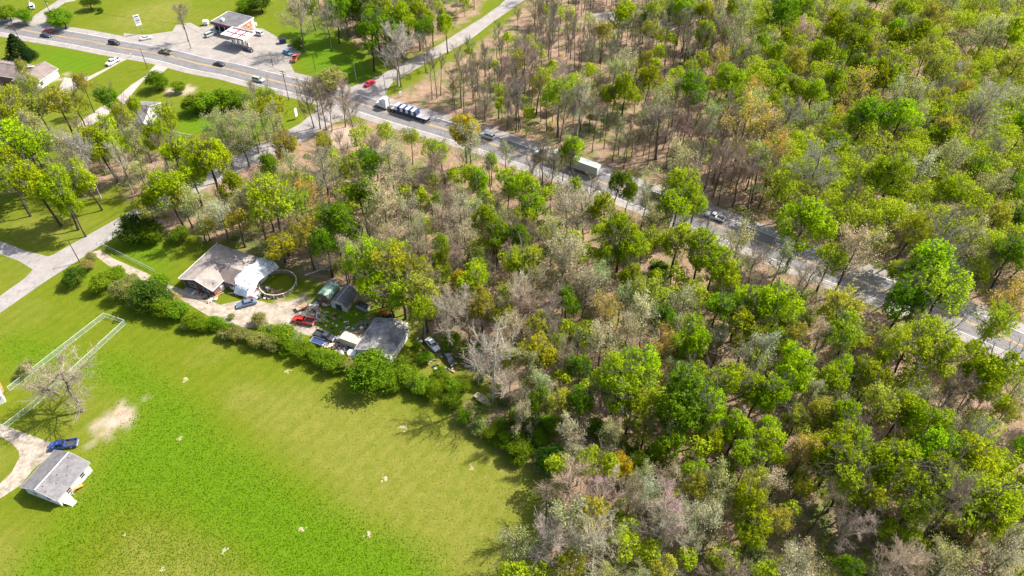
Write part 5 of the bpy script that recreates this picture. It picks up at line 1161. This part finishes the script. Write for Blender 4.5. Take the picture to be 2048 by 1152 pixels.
# fallen sticks and logs seen on the forest floor
for i, (px, py, a_, L_) in enumerate([(1606, 1010, -15, 3.4), (1601, 1144, 20, 3), (1595, 1095, -38, 5), (1625, 1114, -12, 2.6), (1640, 1104, 75, 2.4), (1280, 1135, -30, 7), (1172, 800, 40, 4), (1165, 795, -50, 5), (1085, 858, 25, 4), (1345, 1085, 60, 6)]):
    X, Y = W(px, py); r = empty('fallen_branch', X, Y, .15, math.radians(a_)); tag(r, ['pale straight', 'short forked', 'long bleached', 'thin pale', 'upright leaning', 'big curved white', 'forked tan', 'bent bleached', 'brown mossy', 'slanted grey'][i] + ' fallen branch on the leaf litter', 'branch', 'fallen branches on the forest floor')
    m = MB(); m.tube((-L_/2, 0, 0), (0, .2, .12), .10, .08); m.tube((0, .2, .12), (L_/2, -.1, .3), .08, .03); m.tube((0, .2, .12), (L_*.3, L_*.22, .5), .05, .02); m.tube((-L_*.2, .1, .06), (L_*.02, -L_*.2, .3), .04, .02)
    o = m.build('stem', M['bark'], r); o.color = (.5, .44, .38, 1)
X, Y = W(612, 552); r = empty('fallen_tree', X, Y, .3, .4); tag(r, 'bleached fallen tree with branches right of the pool wall', 'branch')
tr, br = skeleton(7, H=9, R=4, first=.2, fine=False, limbs=6); o = bpy.data.objects.new('limbs', tubes_mesh('limbs', tr+br, 5)); C.objects.link(o); o.parent = r; o.rotation_euler = (0, math.radians(82), 0); o.color = (.5, .42, .34, 1)
# grass tufts on the open field
def tufts(name, n, polys, size, col, label, hg_=1.0):
    pts = []; x0 = -120; 
    while len(pts) < n:
        px = rng.uniform(-30, 1150, 4000); py = rng.uniform(520, 1180, 4000); m = np.zeros(4000, bool)
        for p in polys: m |= inside(px, py, p)
        for p in FOREST: m &= ~inside(px, py, p)
        pts += list(zip(px[m] + rng.normal(0, 22, m.sum()), py[m] + rng.normal(0, 16, m.sum())))
    pts = pts[:n]; q = np.array([W(*p) for p in pts]); q = np.hstack([q, np.full((n, 1), size*.5*hg_)]); a_ = rng.uniform(0, 6.28, n)
    nr = norm(np.stack([np.cos(a_), np.sin(a_), rng.uniform(.8, 2.2, n)], 1)); v, f = leaf_quads(q, nr, size)
    v[:, 2] = np.maximum(v[:, 2], .0); me = quad_mesh(name, v, f); me.materials.append(M['leaf']); o = bpy.data.objects.new(name, me); C.objects.link(o); o.color = (*col, 1); tag(o, label, 'grass', None, 'stuff')
tufts('grass', 20000, LUSH[:2] + [[(180, 930), (275, 860), (480, 900), (640, 1000), (900, 1160), (60, 1160)]], .13, (.105, .195, .004), 'lush green grass tufts in the field')
tufts('dry_grass', 7000, DRY[:3] + [[(160, 560), (600, 760), (700, 1150), (200, 1150)]], .11, (.17, .18, .02), 'short yellow green grass in the open field')
open('/tmp/counts.txt','w').write(str(COUNT)) if False else None

# yard litter: small scraps, boards, tyres and weeds nobody could count
def litter(name, areas, n, mats, label, big):
    for mn in mats:
        m = MB(); c = 0
        while c < n:
            ar = random.choice(areas); px = random.uniform(min(p[0] for p in ar), max(p[0] for p in ar)); py = random.uniform(min(p[1] for p in ar), max(p[1] for p in ar))
            if not inside(np.array([px]), np.array([py]), ar)[0]: continue
            X, Y = W(px, py); m.box(X, Y, random.uniform(.08, .3), random.uniform(.2, big), random.uniform(.1, big*.5), random.uniform(.1, .45), random.uniform(0, 3)); c += 1
        tag(m.build(name, M[mn]), label % mn.replace('trim', 'white').replace('woodo', 'tan'), 'litter', None, 'stuff')
litter('yard_litter', [[(612, 605), (700, 640), (760, 628), (765, 650), (735, 680), (700, 690), (625, 640)], [(470, 572), (545, 575), (560, 598), (500, 602), (470, 590)], [(660, 676), (700, 700), (690, 712), (640, 690)], [(830, 670), (880, 700), (930, 740), (880, 750), (840, 710)], [(395, 575), (440, 600), (420, 606), (385, 590)]], 55, ['trim', 'dark', 'rust', 'woodo', 'metal', 'wood'], 'scattered %s scraps on the grass of the cluttered yard', 1.3)
